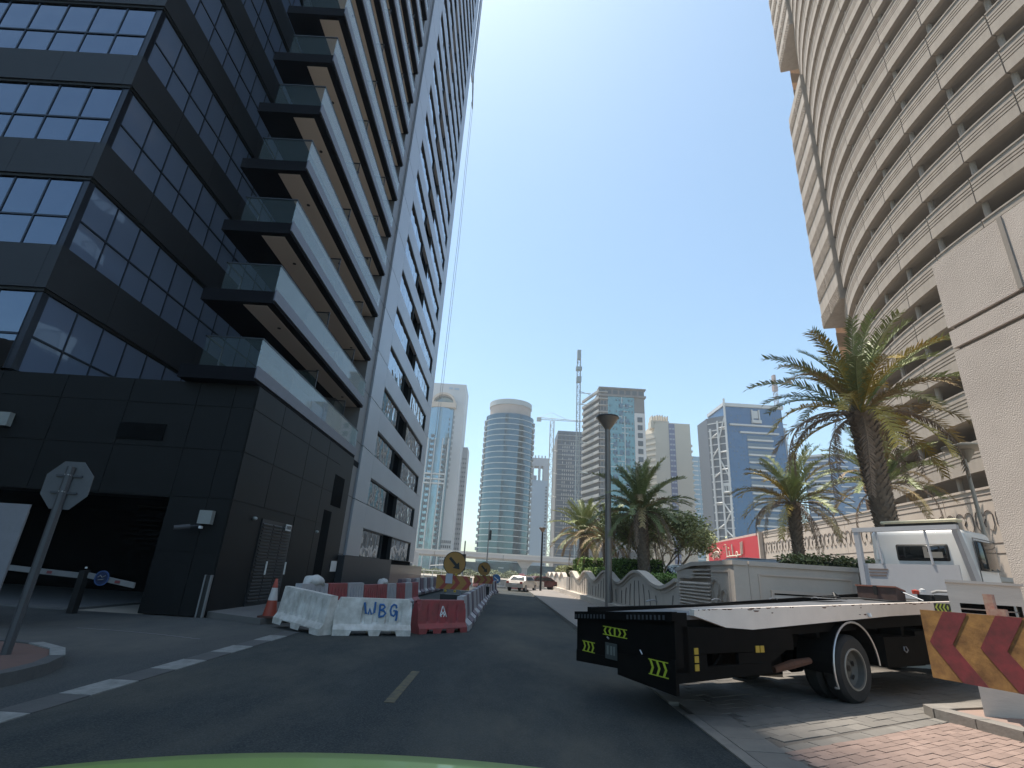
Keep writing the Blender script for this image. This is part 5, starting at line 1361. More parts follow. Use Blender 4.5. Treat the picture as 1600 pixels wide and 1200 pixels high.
# ================================================================== CARS
def car(label, x, y, z, rz, body, roofm, L=4.6, W=1.8, H=1.45, taxi=False, suv=False, cat_='car'):
    t = thing('parked_car' if not taxi else 'taxi', label, cat_, (x, y, z), rz)
    hh = H
    prof = [(-L / 2, .35), (-L / 2, .75), (-L / 2 + .15, .95), (-L / 2 + (.1 if suv else .75), 1.0), (-L / 2 + (.35 if suv else 1.25), hh - .04), (-L / 2 + 1.6, hh), (.45, hh), (.95, hh - .1), (1.45, .98), (L / 2 - .25, .85), (L / 2, .68), (L / 2, .32)]
    def ins_(z_): return 0 if z_ <= 1.0 else .22 * (z_ - 1.0) / (hh - 1.0)
    rows = []
    for sgn in (-1, 1):
        rows.append([(px, sgn * (W / 2 - ins_(pz)), pz) for px, pz in prof])
    b = MB(); b.grid([[rows[0][i], (rows[0][i][0], 0, rows[0][i][2] + (.03 if rows[0][i][2] > .9 else 0)), rows[1][i]] for i in range(len(prof))]); b.face(rows[0]); b.face(list(reversed(rows[1]))); b.face([rows[0][-1], rows[0][0], rows[1][0], rows[1][-1]])
    b.build('body', body, t, fix=True)
    q = MB(); q.box(-L / 2 + (.5 if suv else 1.45), .6, -W / 2 + .24, W / 2 - .24, hh + .002, hh + .03); q.build('roof', roofm, t)
    q = MB()
    xb = -L / 2 + (.1 if suv else .75); xt = -L / 2 + (.33 if suv else 1.2)
    q.ext([(xb - .01, -W / 2 + .15, 1.03), (xb - .01, W / 2 - .15, 1.03), (xt - .01, W / 2 - .32, hh - .1), (xt - .01, -W / 2 + .32, hh - .1)], (-.015, 0, .01)); q.build('rear_window', glassdark, t, fix=True)
    for sgn in (-1, 1):
        q = MB(); yv = sgn * (W / 2 + .005); yv2 = sgn * (W / 2 - .17)
        q.face([(xb + .25, yv, 1.03), (1.3, yv, 1.03), (.75, yv2, hh - .1), (xt + .2, yv2, hh - .1)]); q.build('side_window', glassdark, t)
        q = MB(); q.box(-L / 2 - .02, -L / 2 + .02, sgn * W / 2 - (.32 if sgn > 0 else -.05), sgn * W / 2 - (.05 if sgn > 0 else -.32), .72, .9); q.build('tail_light', mat('tail_red', (.45, .03, .02), .3), t)
    for px in (-L / 2 + .85, L / 2 - .85):
        for sgn in (-1, 1):
            q = MB(); q.lathe([(0, -.1), (.32, -.1), (.32, .1), (0, .1)], (px, sgn * (W / 2 - .09), .32), 'y', 18); w_ = q.build('wheel', rubber, t)
            q = MB(); q.lathe([(0, sgn * .105), (.2, sgn * .105)], (px, sgn * (W / 2 - .09), .32), 'y', 14); o = q.build('hubcap', galv, t)
    q = MB(); q.box(-L / 2 - .03, -L / 2, -.25, .25, .6, .72); q.build('number_plate', whitem, t)
    if taxi:
        q = MB(); q.box(-.4, -.1, -.25, .25, hh + .03, hh + .2); q.build('roof_sign', whitem, t)
    return t
car('cream taxi with a red roof driving away at the end of the lane', 2.1, 56, 0, R(68), mat('taxi_cream', (.55, .50, .44), .35, coat=.4), mat('taxi_red', (.35, .04, .05), .4), taxi=True, cat_='taxi')
car('dark red car beyond the taxi at the kerb', 4.6, 64, 0, R(20), mat('car_maroon', (.12, .04, .04), .4), mat('car_maroon', (.12, .04, .04), .4))
car('dark car parked on the right beyond the distant lamp', 7.6, 88, 0, R(0), mat('car_black', (.03, .03, .03), .4), mat('car_black', (.03, .03, .03), .4))
car('silver sport utility car behind the corner wall, only its roof showing', 10.7, 20.8, .9, R(8), mat('car_silver', (.42, .42, .43), .3, metal=.4), mat('car_silver2', (.38, .38, .39), .35), H=1.82, L=4.7, W=1.9, suv=True)
car('white car behind the garden wall, its roof showing beside the hedge', 11.6, 31, .9, R(5), truckwhite, truckwhite, H=1.75, suv=True)
car('pale grey car parked behind the palm hedge by the ornamented wall', 14.2, 20.4, .9, R(5), mat('car_silver', (.42, .42, .43), .3, metal=.4), mat('car_silver2', (.38, .38, .39), .35), H=1.62, suv=True)

# own bonnet at the bottom of the picture
t = thing('car_bonnet', 'green bonnet edge of the car the picture is taken from', 'bonnet', (-.45, 1.2, 1.2))
import itertools
q = MB(); rows = []
def bz(x):
    a = ((1.245 - 1.3165) / (-.683) - (1.312 - 1.3165) / .646) / (-.683 - .646); b0 = (1.312 - 1.3165) / .646 - a * .646
    u = x + .453; return 1.326 + b0 * u + a * u * u
for j in range(9):
    v = j / 8; yv = 1.5 - v * .9; row = []
    for i in range(33):
        x = -1.45 + i * (2.0 / 32); dzv = 0 if v > 0 else -.0
        row.append((x, yv, bz(x) + .0 - (.02 * (v) ** 2) * 1 + (-.02 if j == 0 else 0)))
    rows.append(row)
rows.insert(0, [(x, y + .01, z - .12) for x, y, z in rows[0]])
q.grid(rows); me_, _ = q.mesh('bonnet_panel', mat('green_car_paint', (.24, .36, .10), .6, c2=(.23, .35, .095), scale=1, coat=.4), True)
q.build('bonnet_panel', _m['green_car_paint'], t, True, smooth=True)
q = MB(); q.ext([(-1.32, 1.3, 1.195), (-1.2, 1.3, 1.185), (-1.14, 1.3, 1.225), (-1.17, 1.3, 1.23), (-1.25, 1.3, 1.222)], (0, .05, 0)); q.build('wiper_tip', blackm, t, True, fix=True)

# ================================================================== FAR CITY
def U(u, Y): return u * Y
def Z(zp, Y): return 1.75 + zp * Y
haze_c = (.5, .55, .6)
twhite = mat('far_white_trim', (.55, .56, .56), .6)
twhite2 = mat('far_cream', (.52, .46, .37), .8, c2=(.47, .42, .34), scale=.1)
tconc = mat('far_concrete', (.19, .185, .185), .85, c2=(.14, .135, .135), scale=.2)
tblue = glassm('far_blue_panel', (.03, .115, .24), .25, .03, .1, .35)
tteal = glassm('far_teal_panel', (.12, .27, .31), .25, .03, .1, .35)
tdark = mat('far_dark_window', (.05, .07, .09), .3)
def cells(x0, x1, y, z0, z1, nx_, nz_, fx, fz, name, m, parent, skip=None, kind='stuff', d=.25, seed=0):
    """windows on a wall facing the viewer (-Y) joined as one part"""
    rnd = random.Random(seed); q = MB(); dx_ = (x1 - x0) / nx_; dzz = (z1 - z0) / nz_
    for i in range(nx_):
        for j in range(nz_):
            if skip and rnd.random() < skip: continue
            cx = x0 + (i + .5) * dx_; cz = z0 + (j + .5) * dzz
            q.box(cx - dx_ * fx / 2, cx + dx_ * fx / 2, y - d, y - .02, cz - dzz * fz / 2, cz + dzz * fz / 2)
    o = q.build(name, m, parent, True); o['kind'] = 'stuff'; return o
def cells_y(x, y0, y1, z0, z1, ny_, nz_, fy, fz, name, m, parent, d=.25):
    q = MB(); dy_ = (y1 - y0) / ny_; dzz = (z1 - z0) / nz_
    for i in range(ny_):
        for j in range(nz_):
            cy = y0 + (i + .5) * dy_; cz = z0 + (j + .5) * dzz
            q.box(x - d, x - .02, cy - dy_ * fy / 2, cy + dy_ * fy / 2, cz - dzz * fz / 2, cz + dzz * fz / 2)
    o = q.build(name, m, parent, True); o['kind'] = 'stuff'; return o

# --- round glass tower
Y = 280
xc, rad = U(-.003, Y), 13.6
t = thing('round_glass_tower', 'blue green glass tower with white floor bands and a disc shaped crown', 'tower', (xc, Y + rad, 0))
yc = Y + rad + 2
def ellipse(rx, ry, n, cx=xc, cy=yc): return [(cx + rx * math.cos(2 * math.pi * i / n), cy + ry * math.sin(2 * math.pi * i / n)) for i in range(n)]
ztop = Z(.305, Y)
q = MB(); q.prism(ellipse(14.2, 13.5, 32), 0, ztop); q.build('glass_shaft', towerglass, t, True)
nb = 27; fh = ztop / nb
b = MB(); ring = ellipse(14.4, 13.7, 40); b.prism(ring, 0, .38); fb = b.mesh('floor_band', mat('band_pale', (.50, .53, .53), .5))
for k in range(1, nb): link('floor_band', fb[0], t, fb[1] + Vector((0, 0, k * fh)), True)
q = MB(); q.prism(ellipse(12.2, 11.8, 36), ztop, ztop + 6.0); q.build('crown_drum', mat('crown_drum', (.45, .38, .34), .7), t, True)
q = MB(); q.prism(ellipse(12.7, 12.3, 40), ztop + 6.0, ztop + 9.0); q.build('crown_disc', mat('crown_disc', (.42, .45, .46), .5), t, True)
q = MB()
for sg in (-1, 1):
    for k in range(22):
        zz = ztop - 4 - k * 3.4; q.box(xc + sg * 14.0 - .9, xc + sg * 14.0 + .9, yc - 3, yc + 3, zz, zz + 1.6)
q.build('edge_fins', mat('edge_fins', (.38, .42, .45), .6), t, True)['kind'] = 'stuff'
# entrance podium
q = MB(); q.box(xc - 30, xc + 40, Y + 2, Y + 20, 0, 5.5); q.build('podium', towerglass, t, True)
# --- pale tower far left
Y = 330
t = thing('pale_left_tower', 'tall pale hotel like tower with an arched crown next to the dark apartment tower', 'tower', (U(-.13, Y), Y, 0))
x0, x1 = U(-.185, Y), U(-.098, Y); zt = Z(.36, Y)
q = MB(); q.box(x0, x1, Y + 2, Y + 26, 0, zt); q.build('wall', mat('pale_precast', (.48, .50, .52), .7, c2=(.44, .46, .48), scale=.1), t, True)
q = MB()
arcp = [(U(-.145, Y) + 9.2 * math.sin(a), Y + 3 - 5 * math.cos(a)) for a in [R(-88) + R(176) * i / 16 for i in range(17)]]
q.prism(arcp, 0, Z(.305, Y)); q.build('curved_glass_bay', towerglass2, t, True)
q = MB()
for k in range(11):
    a = R(180) * k / 10; a2 = R(180) * (k + 1) / 10
    if k < 10: q.ext([(U(-.14, Y) + 8 * math.cos(a), Y - 2.5, Z(.315, Y) + 7 * math.sin(a)), (U(-.14, Y) + 8 * math.cos(a2), Y - 2.5, Z(.315, Y) + 7 * math.sin(a2)), (U(-.14, Y) + 6.6 * math.cos(a2), Y - 2.5, Z(.315, Y) + 5.6 * math.sin(a2)), (U(-.14, Y) + 6.6 * math.cos(a), Y - 2.5, Z(.315, Y) + 5.6 * math.sin(a))], (0, 4, 0))
q.box(U(-.14, Y) - 8.5, U(-.14, Y) + 8.5, Y - 2.6, Y + 2, Z(.305, Y), Z(.315, Y)); q.build('arched_crown', mat('peach_crown', (.55, .46, .38), .7), t, True)
q = MB(); q.box(U(-.14, Y) - 6, U(-.14, Y) + 6, Y + 1.8, Y + 1.95, Z(.315, Y), Z(.333, Y)); q.build('crown_window', towerglass2, t, True)
for (ua, ub, za, zb_) in ((-.158, -.150, .03, .25), (-.132, -.124, .03, .23), (-.117, -.1135, .14, .29)):
    cells(U(ua, Y), U(ub, Y), Y - 2.2, Z(za, Y), Z(zb_, Y), 2, int((zb_ - za) * 95), .6, .55, 'window_strip', tdark, t)
q = MB()
for ua in (-.163, -.149, -.1335, -.1225): q.box(U(ua, Y), U(ua, Y) + .6, Y - 2.9, Y - 2, 0, Z(.24, Y))
q.build('pilasters', twhite, t, True)
q = MB()
for zz in (.150, .158, .168): q.box(U(-.165, Y), U(-.122, Y), Y - 3.2, Y - 2, Z(zz, Y), Z(zz, Y) + .9)
q.build('balcony_rings', twhite, t, True)
cells(x1 - 6.5, x1 - .4, Y + 2, 4, Z(.05, Y), 5, 5, .7, .6, 'window_strip', tdark, t)
q = MB(); q.box(U(-.1, Y), U(-.088, Y), Y + 20, Y + 36, 0, Z(.24, Y)); q.build('stepped_wing', mat('wing_grey', (.40, .40, .42), .7), t, True)
cells(U(-.1, Y), U(-.088, Y), Y + 20, 6, Z(.22, Y), 3, 22, .5, .4, 'window_strip', tdark, t)
q = MB(); q.ext([(U(-.13, Y) - 1, Y + 1.95, Z(.348, Y)), (U(-.13, Y) + 1.5, Y + 1.95, Z(.348, Y)), (U(-.13, Y) + 1.5, Y + 1.95, Z(.352, Y)), (U(-.13, Y) - 1, Y + 1.95, Z(.352, Y))], (0, -.2, 0)); q.box(U(-.122, Y), U(-.112, Y), Y + 1.7, Y + 1.95, Z(.347, Y), Z(.351, Y)); q.build('roof_lettering', mat('pale_blue_letters', (.3, .42, .55), .6), t, True)
# --- thin tower with square holes
Y = 430
t = thing('portal_top_tower', 'slim hazy tower with two square openings near its top', 'tower', (U(.063, Y), Y, 0))
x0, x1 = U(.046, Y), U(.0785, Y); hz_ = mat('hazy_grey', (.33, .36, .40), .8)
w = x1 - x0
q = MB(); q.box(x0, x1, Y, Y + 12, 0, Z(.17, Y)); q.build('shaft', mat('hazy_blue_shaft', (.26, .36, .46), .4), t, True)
q = MB(); q.box(x0, x0 + w * .12, Y, Y + 12, Z(.17, Y), Z(.198, Y)); q.box(x0 + w * .42, x0 + w * .52, Y, Y + 12, Z(.17, Y), Z(.198, Y)); q.box(x0 + w * .68, x1, Y, Y + 12, Z(.17, Y), Z(.198, Y)); q.box(x0, x1, Y, Y + 12, Z(.198, Y), Z(.214, Y))
q.box(x0 + w * .12, x0 + w * .3, Y + 2, Y + 10, Z(.17, Y), Z(.18, Y)); q.build('portal_frame', hz_, t, True)
q = MB()
for k in range(4): q.box(x0 + w * (.15 + .2 * k), x0 + w * (.22 + .2 * k), Y + 2, Y + 5, Z(.214, Y), Z(.220, Y))
q.build('roof_plant', hz_, t, True)
cells(x1 - 3, x1, Y, 5, Z(.16, Y), 1, 26, .5, .5, 'window_strip', tdark, t)
# --- construction tower (grid, unfinished)
Y = 330
t = thing('unfinished_blue_tower', 'unfinished grey blue tower with white window frames behind the crane mast', 'tower', (U(.125, Y), Y, 0))
x0, x1 = U(.0947, Y), U(.166, Y)
q = MB(); q.box(x0, x1, Y, Y + 24, 0, Z(.272, Y)); q.build('frame', mat('unfinished_core', (.09, .13, .18), .7, c2=(.06, .09, .13), scale=.15), t, True)
for k in range(1, 26):
    pass
b = MB(); b.box(x0 - .3, x1 + .2, Y - .5, Y + .1, 0, .5); fb = b.mesh('floor_edge', mat('floor_edge_grey', (.30, .32, .34), .8))
for k in range(1, 28): link('floor_edge', fb[0], t, fb[1] + Vector((0, 0, k * Z(.272, Y) / 28)), True)
q = MB(); q.box(x0 - .8, x0, Y - .6, Y + 20, 0, Z(.272, Y) - 6); q.build('edge_pier', tconc, t, True)
cells(U(.103, Y), U(.128, Y), Y - .3, Z(.08, Y), Z(.25, Y), 6, 22, .35, .55, 'white_window_frames', twhite, t, skip=.25, d=.3, seed=3)
cells(U(.133, Y), U(.160, Y), Y - .3, Z(.05, Y), Z(.25, Y), 7, 24, .12, .8, 'white_mullions', twhite, t, skip=.2, d=.3, seed=4)
cells(x0, x1, Y, Z(.245, Y), Z(.268, Y), 9, 3, .7, .7, 'open_bays', tdark, t, d=.15)
# --- teal panel tower
Y = 250
t = thing('teal_panel_tower', 'tower with teal and blue panels, white outlines and unfinished concrete side, behind the lamp post', 'tower', (U(.22, Y), Y, 0))
xa, xb = U(.178, Y), U(.2705, Y); zt = Z(.368, Y)
q = MB(); q.box(xa + .4, xb, Y, Y + 22, 14, zt); q.build('concrete_core', tconc, t, True)
q = MB(); q.ext([(xa, Y + .2, 0), (xa - 5.4, Y + 20, 0), (xb, Y + 22, 0), (xb, Y + .2, 0)], (0, 0, Z(.345, Y))); q.build('side_core', mat('open_shell', (.06, .06, .062), .9), t, True)
q = MB(); q.box(U(.195, Y), U(.249, Y), Y - .35, Y - .02, 20, Z(.352, Y)); q.build('teal_cladding', tteal, t, True)
q = MB(); q.box(U(.249, Y), xb, Y - .55, Y - .02, 20, Z(.318, Y)); q.build('white_strip', mat('offwhite_cladding', (.58, .57, .57), .7), t, True)
q = MB(); q.box(xa - .4, xb + .8, Y - .8, Y + 10, zt - 4.2, zt - 3.2); q.box(xa - .4, xb + .8, Y - .8, Y + 10, zt, zt + .7); q.build('roof_slab', tconc, t, True)
cells(U(.250, Y), U(.2695, Y), Y - .55, Z(.10, Y), Z(.312, Y), 1, 13, .5, .62, 'recessed_window', tdark, t)
cells(U(.196, Y), U(.248, Y), Y - .35, Z(.08, Y), Z(.35, Y), 8, 22, .26, .32, 'small_windows', tdark, t, skip=.4, seed=5)
cells(U(.204, Y), U(.240, Y), Y - .35, Z(.08, Y), Z(.34, Y), 3, 16, .62, .6, 'blue_windows', mat('blue_window', (.06, .14, .22), .3), t, skip=.45, seed=8)
q = MB(); rnd = random.Random(9)
for k in range(22):
    zz = Z(.09 + .0115 * k, Y); a = rnd.choice((.197, .21, .223)); b_ = a + rnd.choice((.013, .02, .026))
    q.box(U(a, Y), U(min(b_, .248), Y), Y - .5, Y - .36, zz, zz + .28)
    if k % 3 == 0: q.box(U(a, Y), U(a, Y) + .28, Y - .5, Y - .36, zz, zz + 5)
q.box(U(.2285, Y), U(.2285, Y) + .3, Y - .5, Y - .36, Z(.2, Y), Z(.31, Y))
q.build('white_outline', twhite, t, True)['kind'] = 'stuff'
q = MB()
for k in range(20):
    zz = 24 + k * 3.55
    q.pbox((xa - .6, Y - .5, zz), (-5.6, 20, 0), (1.0, .2, 0), (0, 0, .5)); q.pbox((xa - .6, Y - .6, zz + .5), (-5.6, 20, 0), (.2, .05, 0), (0, 0, .9))
    q.box(xa - .6, U(.195, Y), Y - 1.0, Y, zz, zz + .4)
q.build('unfinished_balconies', mat('balcony_conc', (.34, .34, .33), .8), t, True)['kind'] = 'stuff'
cells(U(.180, Y), U(.193, Y), Y, 24, zt - 6, 2, 20, .6, .6, 'open_bays', tdark, t, d=.1)
cells(xa, xb, Y - .02, zt - 3, zt - .3, 7, 1, .7, .8, 'open_bays', tdark, t, d=.1)
# tower crane mast beside it
def mast(label, x, y, z0, z1, w, m, jib=None, top=None, group=None, ties=None):
    t = thing('tower_crane', label, 'crane', (x, y, z0), 0, group)
    q = MB(); n = int((z1 - z0) / w / 1.3); h = (z1 - z0) / n; r_ = w * .07
    for sx2 in (-1, 1):
        for sy2 in (-1, 1): q.tube([(x + sx2 * w / 2, y + sy2 * w / 2, z0), (x + sx2 * w / 2, y + sy2 * w / 2, z1)], r_ * 1.3, 4, False)
    for k in range(n):
        za, zb2 = z0 + k * h, z0 + (k + 1) * h; s_ = 1 if k % 2 else -1
        q.tube([(x - s_ * w / 2, y - w / 2, za), (x + s_ * w / 2, y - w / 2, zb2)], r_, 4, False); q.tube([(x - w / 2, y - s_ * w / 2, za), (x - w / 2, y + s_ * w / 2, zb2)], r_, 4, False)
        q.tube([(x - w / 2, y - w / 2, zb2), (x + w / 2, y - w / 2, zb2)], r_, 4, False)
    q.build('mast', m, t, True)
    if jib:
        q = MB(); (xa_, xb_, zj) = jib
        for zz in (zj, zj + 1.4): q.tube([(xa_, y, zz), (xb_, y, zz if zz == zj else zj + .5)], .18, 4)
        n = int(abs(xb_ - xa_) / 1.8)
        for k in range(n): q.tube([(xa_ + (xb_ - xa_) * k / n, y, zj), (xa_ + (xb_ - xa_) * (k + .5) / n, y, zj + 1.2), (xa_ + (xb_ - xa_) * (k + 1) / n, y, zj)], .1, 4, False)
        q.tube([(x, y, z1), (x - .5, y, z1 + 6), (xb_ * .4 + x * .6, y, zj + 1.2)], .12, 4); q.tube([(x - .5, y, z1 + 6), (xa_, y, zj + 1)], .1, 4); q.build('jib', m, t, True)
        q = MB(); q.box(xa_ - .5, xa_ + 2.5, y - 1, y + 1, zj - 1.2, zj + 1); q.build('counterweight', m, t, True)
    if top:
        q = MB()
        for (a, b_, c_, d_) in top: q.box(x + a, x + b_, y - 1.4, y + 1.4, c_, d_)
        q.build('head_frame', m, t, True)
    if ties:
        q = MB()
        for zz, xe in ties: q.tube([(x, y, zz), (xe, y, zz)], .22, 4); q.tube([(x, y, zz + 1.2), (xe, y + 2, zz)], .15, 4)
        q.build('tie_bars', m, t, True)
    return t
cm1 = mat('crane_blue_grey', (.22, .28, .31), .6); cm2 = mat('crane_pale', (.50, .50, .47), .6)
mast('tall blue grey crane mast rising beside the teal tower', U(.1348, 262), 262, 0, Z(.43, 262), 1.8, cm1, None, [(-1.6, 1.6, Z(.405, 262), Z(.412, 262)), (-1.3, 1.3, Z(.378, 262), Z(.39, 262)), (-1.0, 1.0, Z(.43, 262), Z(.45, 262))], ties=[(Z(.33, 262), U(.155, 262)), (Z(.355, 262), U(.16, 262)), (Z(.25, 262), U(.155, 262)), (Z(.19, 262), U(.155, 262)), (Z(.13, 262), U(.155, 262))])
mast('pale yellow tower crane with a horizontal jib right of the round glass tower', U(.0825, 320), 320, 0, Z(.29, 320), 2.4, cm2, (U(.0525, 320), U(.152, 320), Z(.293, 320)), None, ties=[(Z(.05 + .045 * k, 320), U(.0947, 320)) for k in range(5)])
mast('distant crane head above the blue lattice fronted tower', U(.5449, 330), 330, 0, Z(.40, 330), 2.0, mat('crane_rust', (.30, .22, .2), .7), None, [(-1.4, 1.4, Z(.385, 330), Z(.397, 330)), (-.8, .8, Z(.4, 330), Z(.42, 330))])
# --- beige tower
Y = 310
t = thing('beige_balcony_tower', 'cream tower with rows of balconies and a blue stair strip', 'tower', (U(.32, Y), Y, 0))
q = MB(); q.box(U(.290, Y), U(.3615, Y), Y, Y + 22, 0, Z(.302, Y)); q.build('wall', twhite2, t, True)
q = MB(); q.ext([(U(.290, Y), Y + .3, 0), (U(.272, Y), Y + 8, 0), (U(.272, Y), Y + 22, 0), (U(.3, Y), Y + 22, 0)], (0, 0, Z(.28, Y))); q.build('side_wing', twhite2, t, True)
b = MB(); b.pbox((U(.290, Y), Y - .6, 0), (U(-.019, Y), 8, 0), (.5, 1.3, 0), (0, 0, 1.3)); fb = b.mesh('balcony', mat('balcony_cream', (.60, .54, .44), .8))
for k in range(2, 25): link('balcony', fb[0], t, fb[1] + Vector((0, 0, k * Z(.28, Y) / 25)), True)
q = MB(); q.box(U(.318, Y), U(.330, Y), Y - .3, Y - .02, 0, Z(.30, Y)); q.build('stair_glazing', mat('indigo_glass', (.10, .12, .24), .4), t, True)
cells(U(.3185, Y), U(.3295, Y), Y - .3, 6, Z(.295, Y), 2, 26, .8, .3, 'stair_bands', mat('stair_band', (.35, .38, .45), .6), t, d=.15)
q = MB()
for k in range(7): q.box(U(.285, Y) + k * 1.6, U(.285, Y) + k * 1.6 + .6, Y, Y + 7, Z(.298, Y) + .4 * min(k, 3), Z(.316, Y) + (.6 if 1 < k < 5 else 0))
q.box(U(.283, Y), U(.32, Y), Y + .5, Y + 7, Z(.29, Y), Z(.306, Y)); q.build('roof_pergola', twhite2, t, True)
q = MB()
for k in range(18): q.box(U(.3615, Y), U(.3615, Y) + 1.2, Y + 1, Y + 10, 20 + k * 3.6, 21.2 + k * 3.6)
q.build('side_balconies', twhite2, t, True)['kind'] = 'stuff'
# --- small blue tower
Y = 420
t = thing('small_blue_tower', 'small hazy blue tower right of the cream tower', 'tower', (U(.372, Y), Y, 0))
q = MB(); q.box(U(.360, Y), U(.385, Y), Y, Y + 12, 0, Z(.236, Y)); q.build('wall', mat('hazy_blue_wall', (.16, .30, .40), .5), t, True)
b = MB(); b.box(U(.360, Y), U(.3725, Y), Y - .5, Y, 0, .9); b.box(U(.3755, Y), U(.385, Y), Y - .5, Y, 0, .9); fb = b.mesh('floor_band', twhite)
for k in range(4, 26): link('floor_band', fb[0], t, fb[1] + Vector((0, 0, k * Z(.234, Y) / 26)), True)
# --- lattice fronted blue tower
Y = 240
t = thing('lattice_tower', 'blue tower with white balcony bands and a slanted white lattice edge', 'tower', (U(.5, Y), Y, 0))
xa, xb = U(.4335, Y), U(.552, Y); zt = Z(.345, Y)
q = MB(); q.box(xa, xb, Y, Y + 20, 0, zt); q.build('blue_wall', tblue, t, True)
q = MB(); q.ext([(xa - .02, Y + .2, 0), (U(.408, Y), Y + 7, 0), (U(.408, Y), Y + 20, 0), (xa - .02, Y + 20, 0)], (0, 0, Z(.325, Y))); q.build('side_wall', mat('grey_side_wall', (.10, .12, .15), .7), t, True)
q = MB(); q.box(xa - .6, xb + .8, Y - .8, Y + 20, zt, zt + 1.6); q.build('roof_slab', twhite, t, True)
q = MB(); q.box(U(.488, Y), U(.507, Y), Y - 1.2, Y - .1, Z(.312, Y), Z(.318, Y)); q.box(U(.489, Y), U(.491, Y), Y - 1, Y - .1, Z(.318, Y), Z(.34, Y)); q.box(U(.503, Y), U(.505, Y), Y - 1, Y - .1, Z(.318, Y), Z(.34, Y)); q.box(U(.492, Y), U(.502, Y), Y - .5, Y - .1, Z(.322, Y), Z(.338, Y)); q.build('roof_balcony', twhite, t, True)
for k in range(22):
    zz = Z(.305 - .0152 * k, Y)
    if zz < 4: break
    q = MB(); a = .475 if k > 1 else (.442 if k == 0 else .462)
    q.box(U(a, Y), U(.527 if k > 1 else .54, Y), Y - 1.0, Y - .02, zz, zz + .75); q.build('balcony_band', twhite, t, True)
    if k > 1:
        q = MB(); q.box(U(.4755, Y), U(.5265, Y), Y - .1, Y - .01, zz + .75, zz + 2.6); q.build('window_band', mat('bluegrey_window', (.10, .16, .22), .3), t, True)
cells(U(.438, Y), U(.470, Y), Y, Z(.05, Y), Z(.33, Y), 5, 34, .26, .34, 'small_windows', tdark, t, skip=.45, seed=12, d=.1)
cells(U(.530, Y), U(.549, Y), Y, Z(.05, Y), Z(.33, Y), 3, 30, .3, .34, 'small_windows', tdark, t, skip=.4, seed=13, d=.1)
for k in range(20):
    zz = 8 + k * 3.6
    q = MB(); q.pbox((xa + .2, Y - .4, zz), (U(-.0255, Y), 7, 0), (.4, .4, 0), (0, 0, .5)); q.build('side_floor_edge', twhite, t, True)
q = MB()
def LT(u, zp, y=Y - .9): return (U(u, Y), y + (U(.4335, Y) - U(u, Y)) * 1.05, Z(zp, Y))
for pl in (((.4335, .36), (.431, .05)), ((.4215, .315), (.4215, .05)), ((.4105, .30), (.4105, .05))): q.tube([LT(*pl[0]), LT(*pl[1])], .55, 4)
for a, b_ in (((.4335, .325), (.4215, .275)), ((.4335, .30), (.4215, .30)), ((.4215, .25), (.4335, .25)), ((.4215, .235), (.4335, .195)), ((.4215, .215), (.4335, .215)), ((.4105, .28), (.4215, .29)), ((.4105, .24), (.4215, .26)), ((.4105, .20), (.4215, .21)), ((.4215, .17), (.4335, .17)), ((.4215, .15), (.4335, .12)), ((.4215, .11), (.4335, .14)), ((.4105, .15), (.4215, .15)), ((.4105, .10), (.4215, .11)), ((.4215, .1), (.4335, .08))):
    q.tube([LT(*a), LT(*b_)], .4, 4)
q.build('white_lattice', twhite, t, True)
q = MB()
for (u0, u1, z0_, z1_) in ((.4215, .4335, .168, .188),): q.ext([LT(u0, z0_), LT(u1, z0_), LT(u1, z1_), LT(u0, z1_)], (0, .6, 0))
q.build('lattice_panel', twhite, t, True)
q = MB()
for u in (.4240, .4270, .4300): q.ext([LT(u, .173, Y - 1.2), LT(u + .0013, .173, Y - 1.2), LT(u + .0013, .182, Y - 1.2), LT(u, .182, Y - 1.2)], (0, .3, 0))
q.build('lattice_panel_slots', tdark, t, True)
q = MB(); q.box(xb, xb + 5, Y + 6, Y + 20, 0, Z(.21, Y)); q.box(xb, xb + 2.5, Y + 3, Y + 20, 0, Z(.31, Y)); q.build('scaffolded_wing', mat('scaffold_wing', (.24, .26, .30), .8), t, True)
q = MB()
for k in range(22): q.box(xb - .2, xb + 3.2, Y + 2.2, Y + 2.5, 6 + k * 3.4, 6.4 + k * 3.4)
for k in range(3): q.box(xb + 1.2 * k, xb + 1.2 * k + .15, Y + 2.2, Y + 2.4, 0, Z(.31, Y))
q.build('scaffold', mat('scaffold', (.35, .33, .33), .8), t, True)
# --- right blue tower
Y = 340
t = thing('white_banded_blue_tower', 'blue apartment tower with white balcony bands above the ornamented wall', 'tower', (U(.64, Y), Y, 0))
xa, xb = U(.638, Y), U(.70, Y); zt = Z(.255, Y)
q = MB(); q.box(xa, xb, Y, Y + 22, 0, zt); q.build('front_wall', tblue, t, True)
q = MB(); q.ext([(xa, Y + .1, 0), (U(.6008, Y), Y + 11, 0), (xa, Y + 22, 0)], (0, 0, Z(.243, Y) * 1.03)); q.build('side_wall', tblue, t, True)
q = MB(); q.ext([(xb + .5, Y - .6, 0), (xa - .3, Y - .6, 0), (U(.600, Y) - .3, Y + 11, 0), (xa, Y + 22, 0), (xb + .5, Y + 22, 0)], (0, 0, 1.2)); me, c_ = q.mesh('roof_edge', twhite); link('roof_edge', me, t, c_ + Vector((0, 0, zt)), True)
b = MB(); b.pbox((xa - 1.8, Y + .0, 0), (U(-.0315, Y), 9.2, 0), (-.4, -.9, 0), (0, 0, .9)); f1 = b.mesh('balcony_band', twhite)
b = MB(); b.box(xa + 4.5, xa + 11, Y - .9, Y - .02, 0, .7); b.box(xa + 15, xb, Y - .9, Y - .02, 0, .7); f2 = b.mesh('balcony_band', twhite)
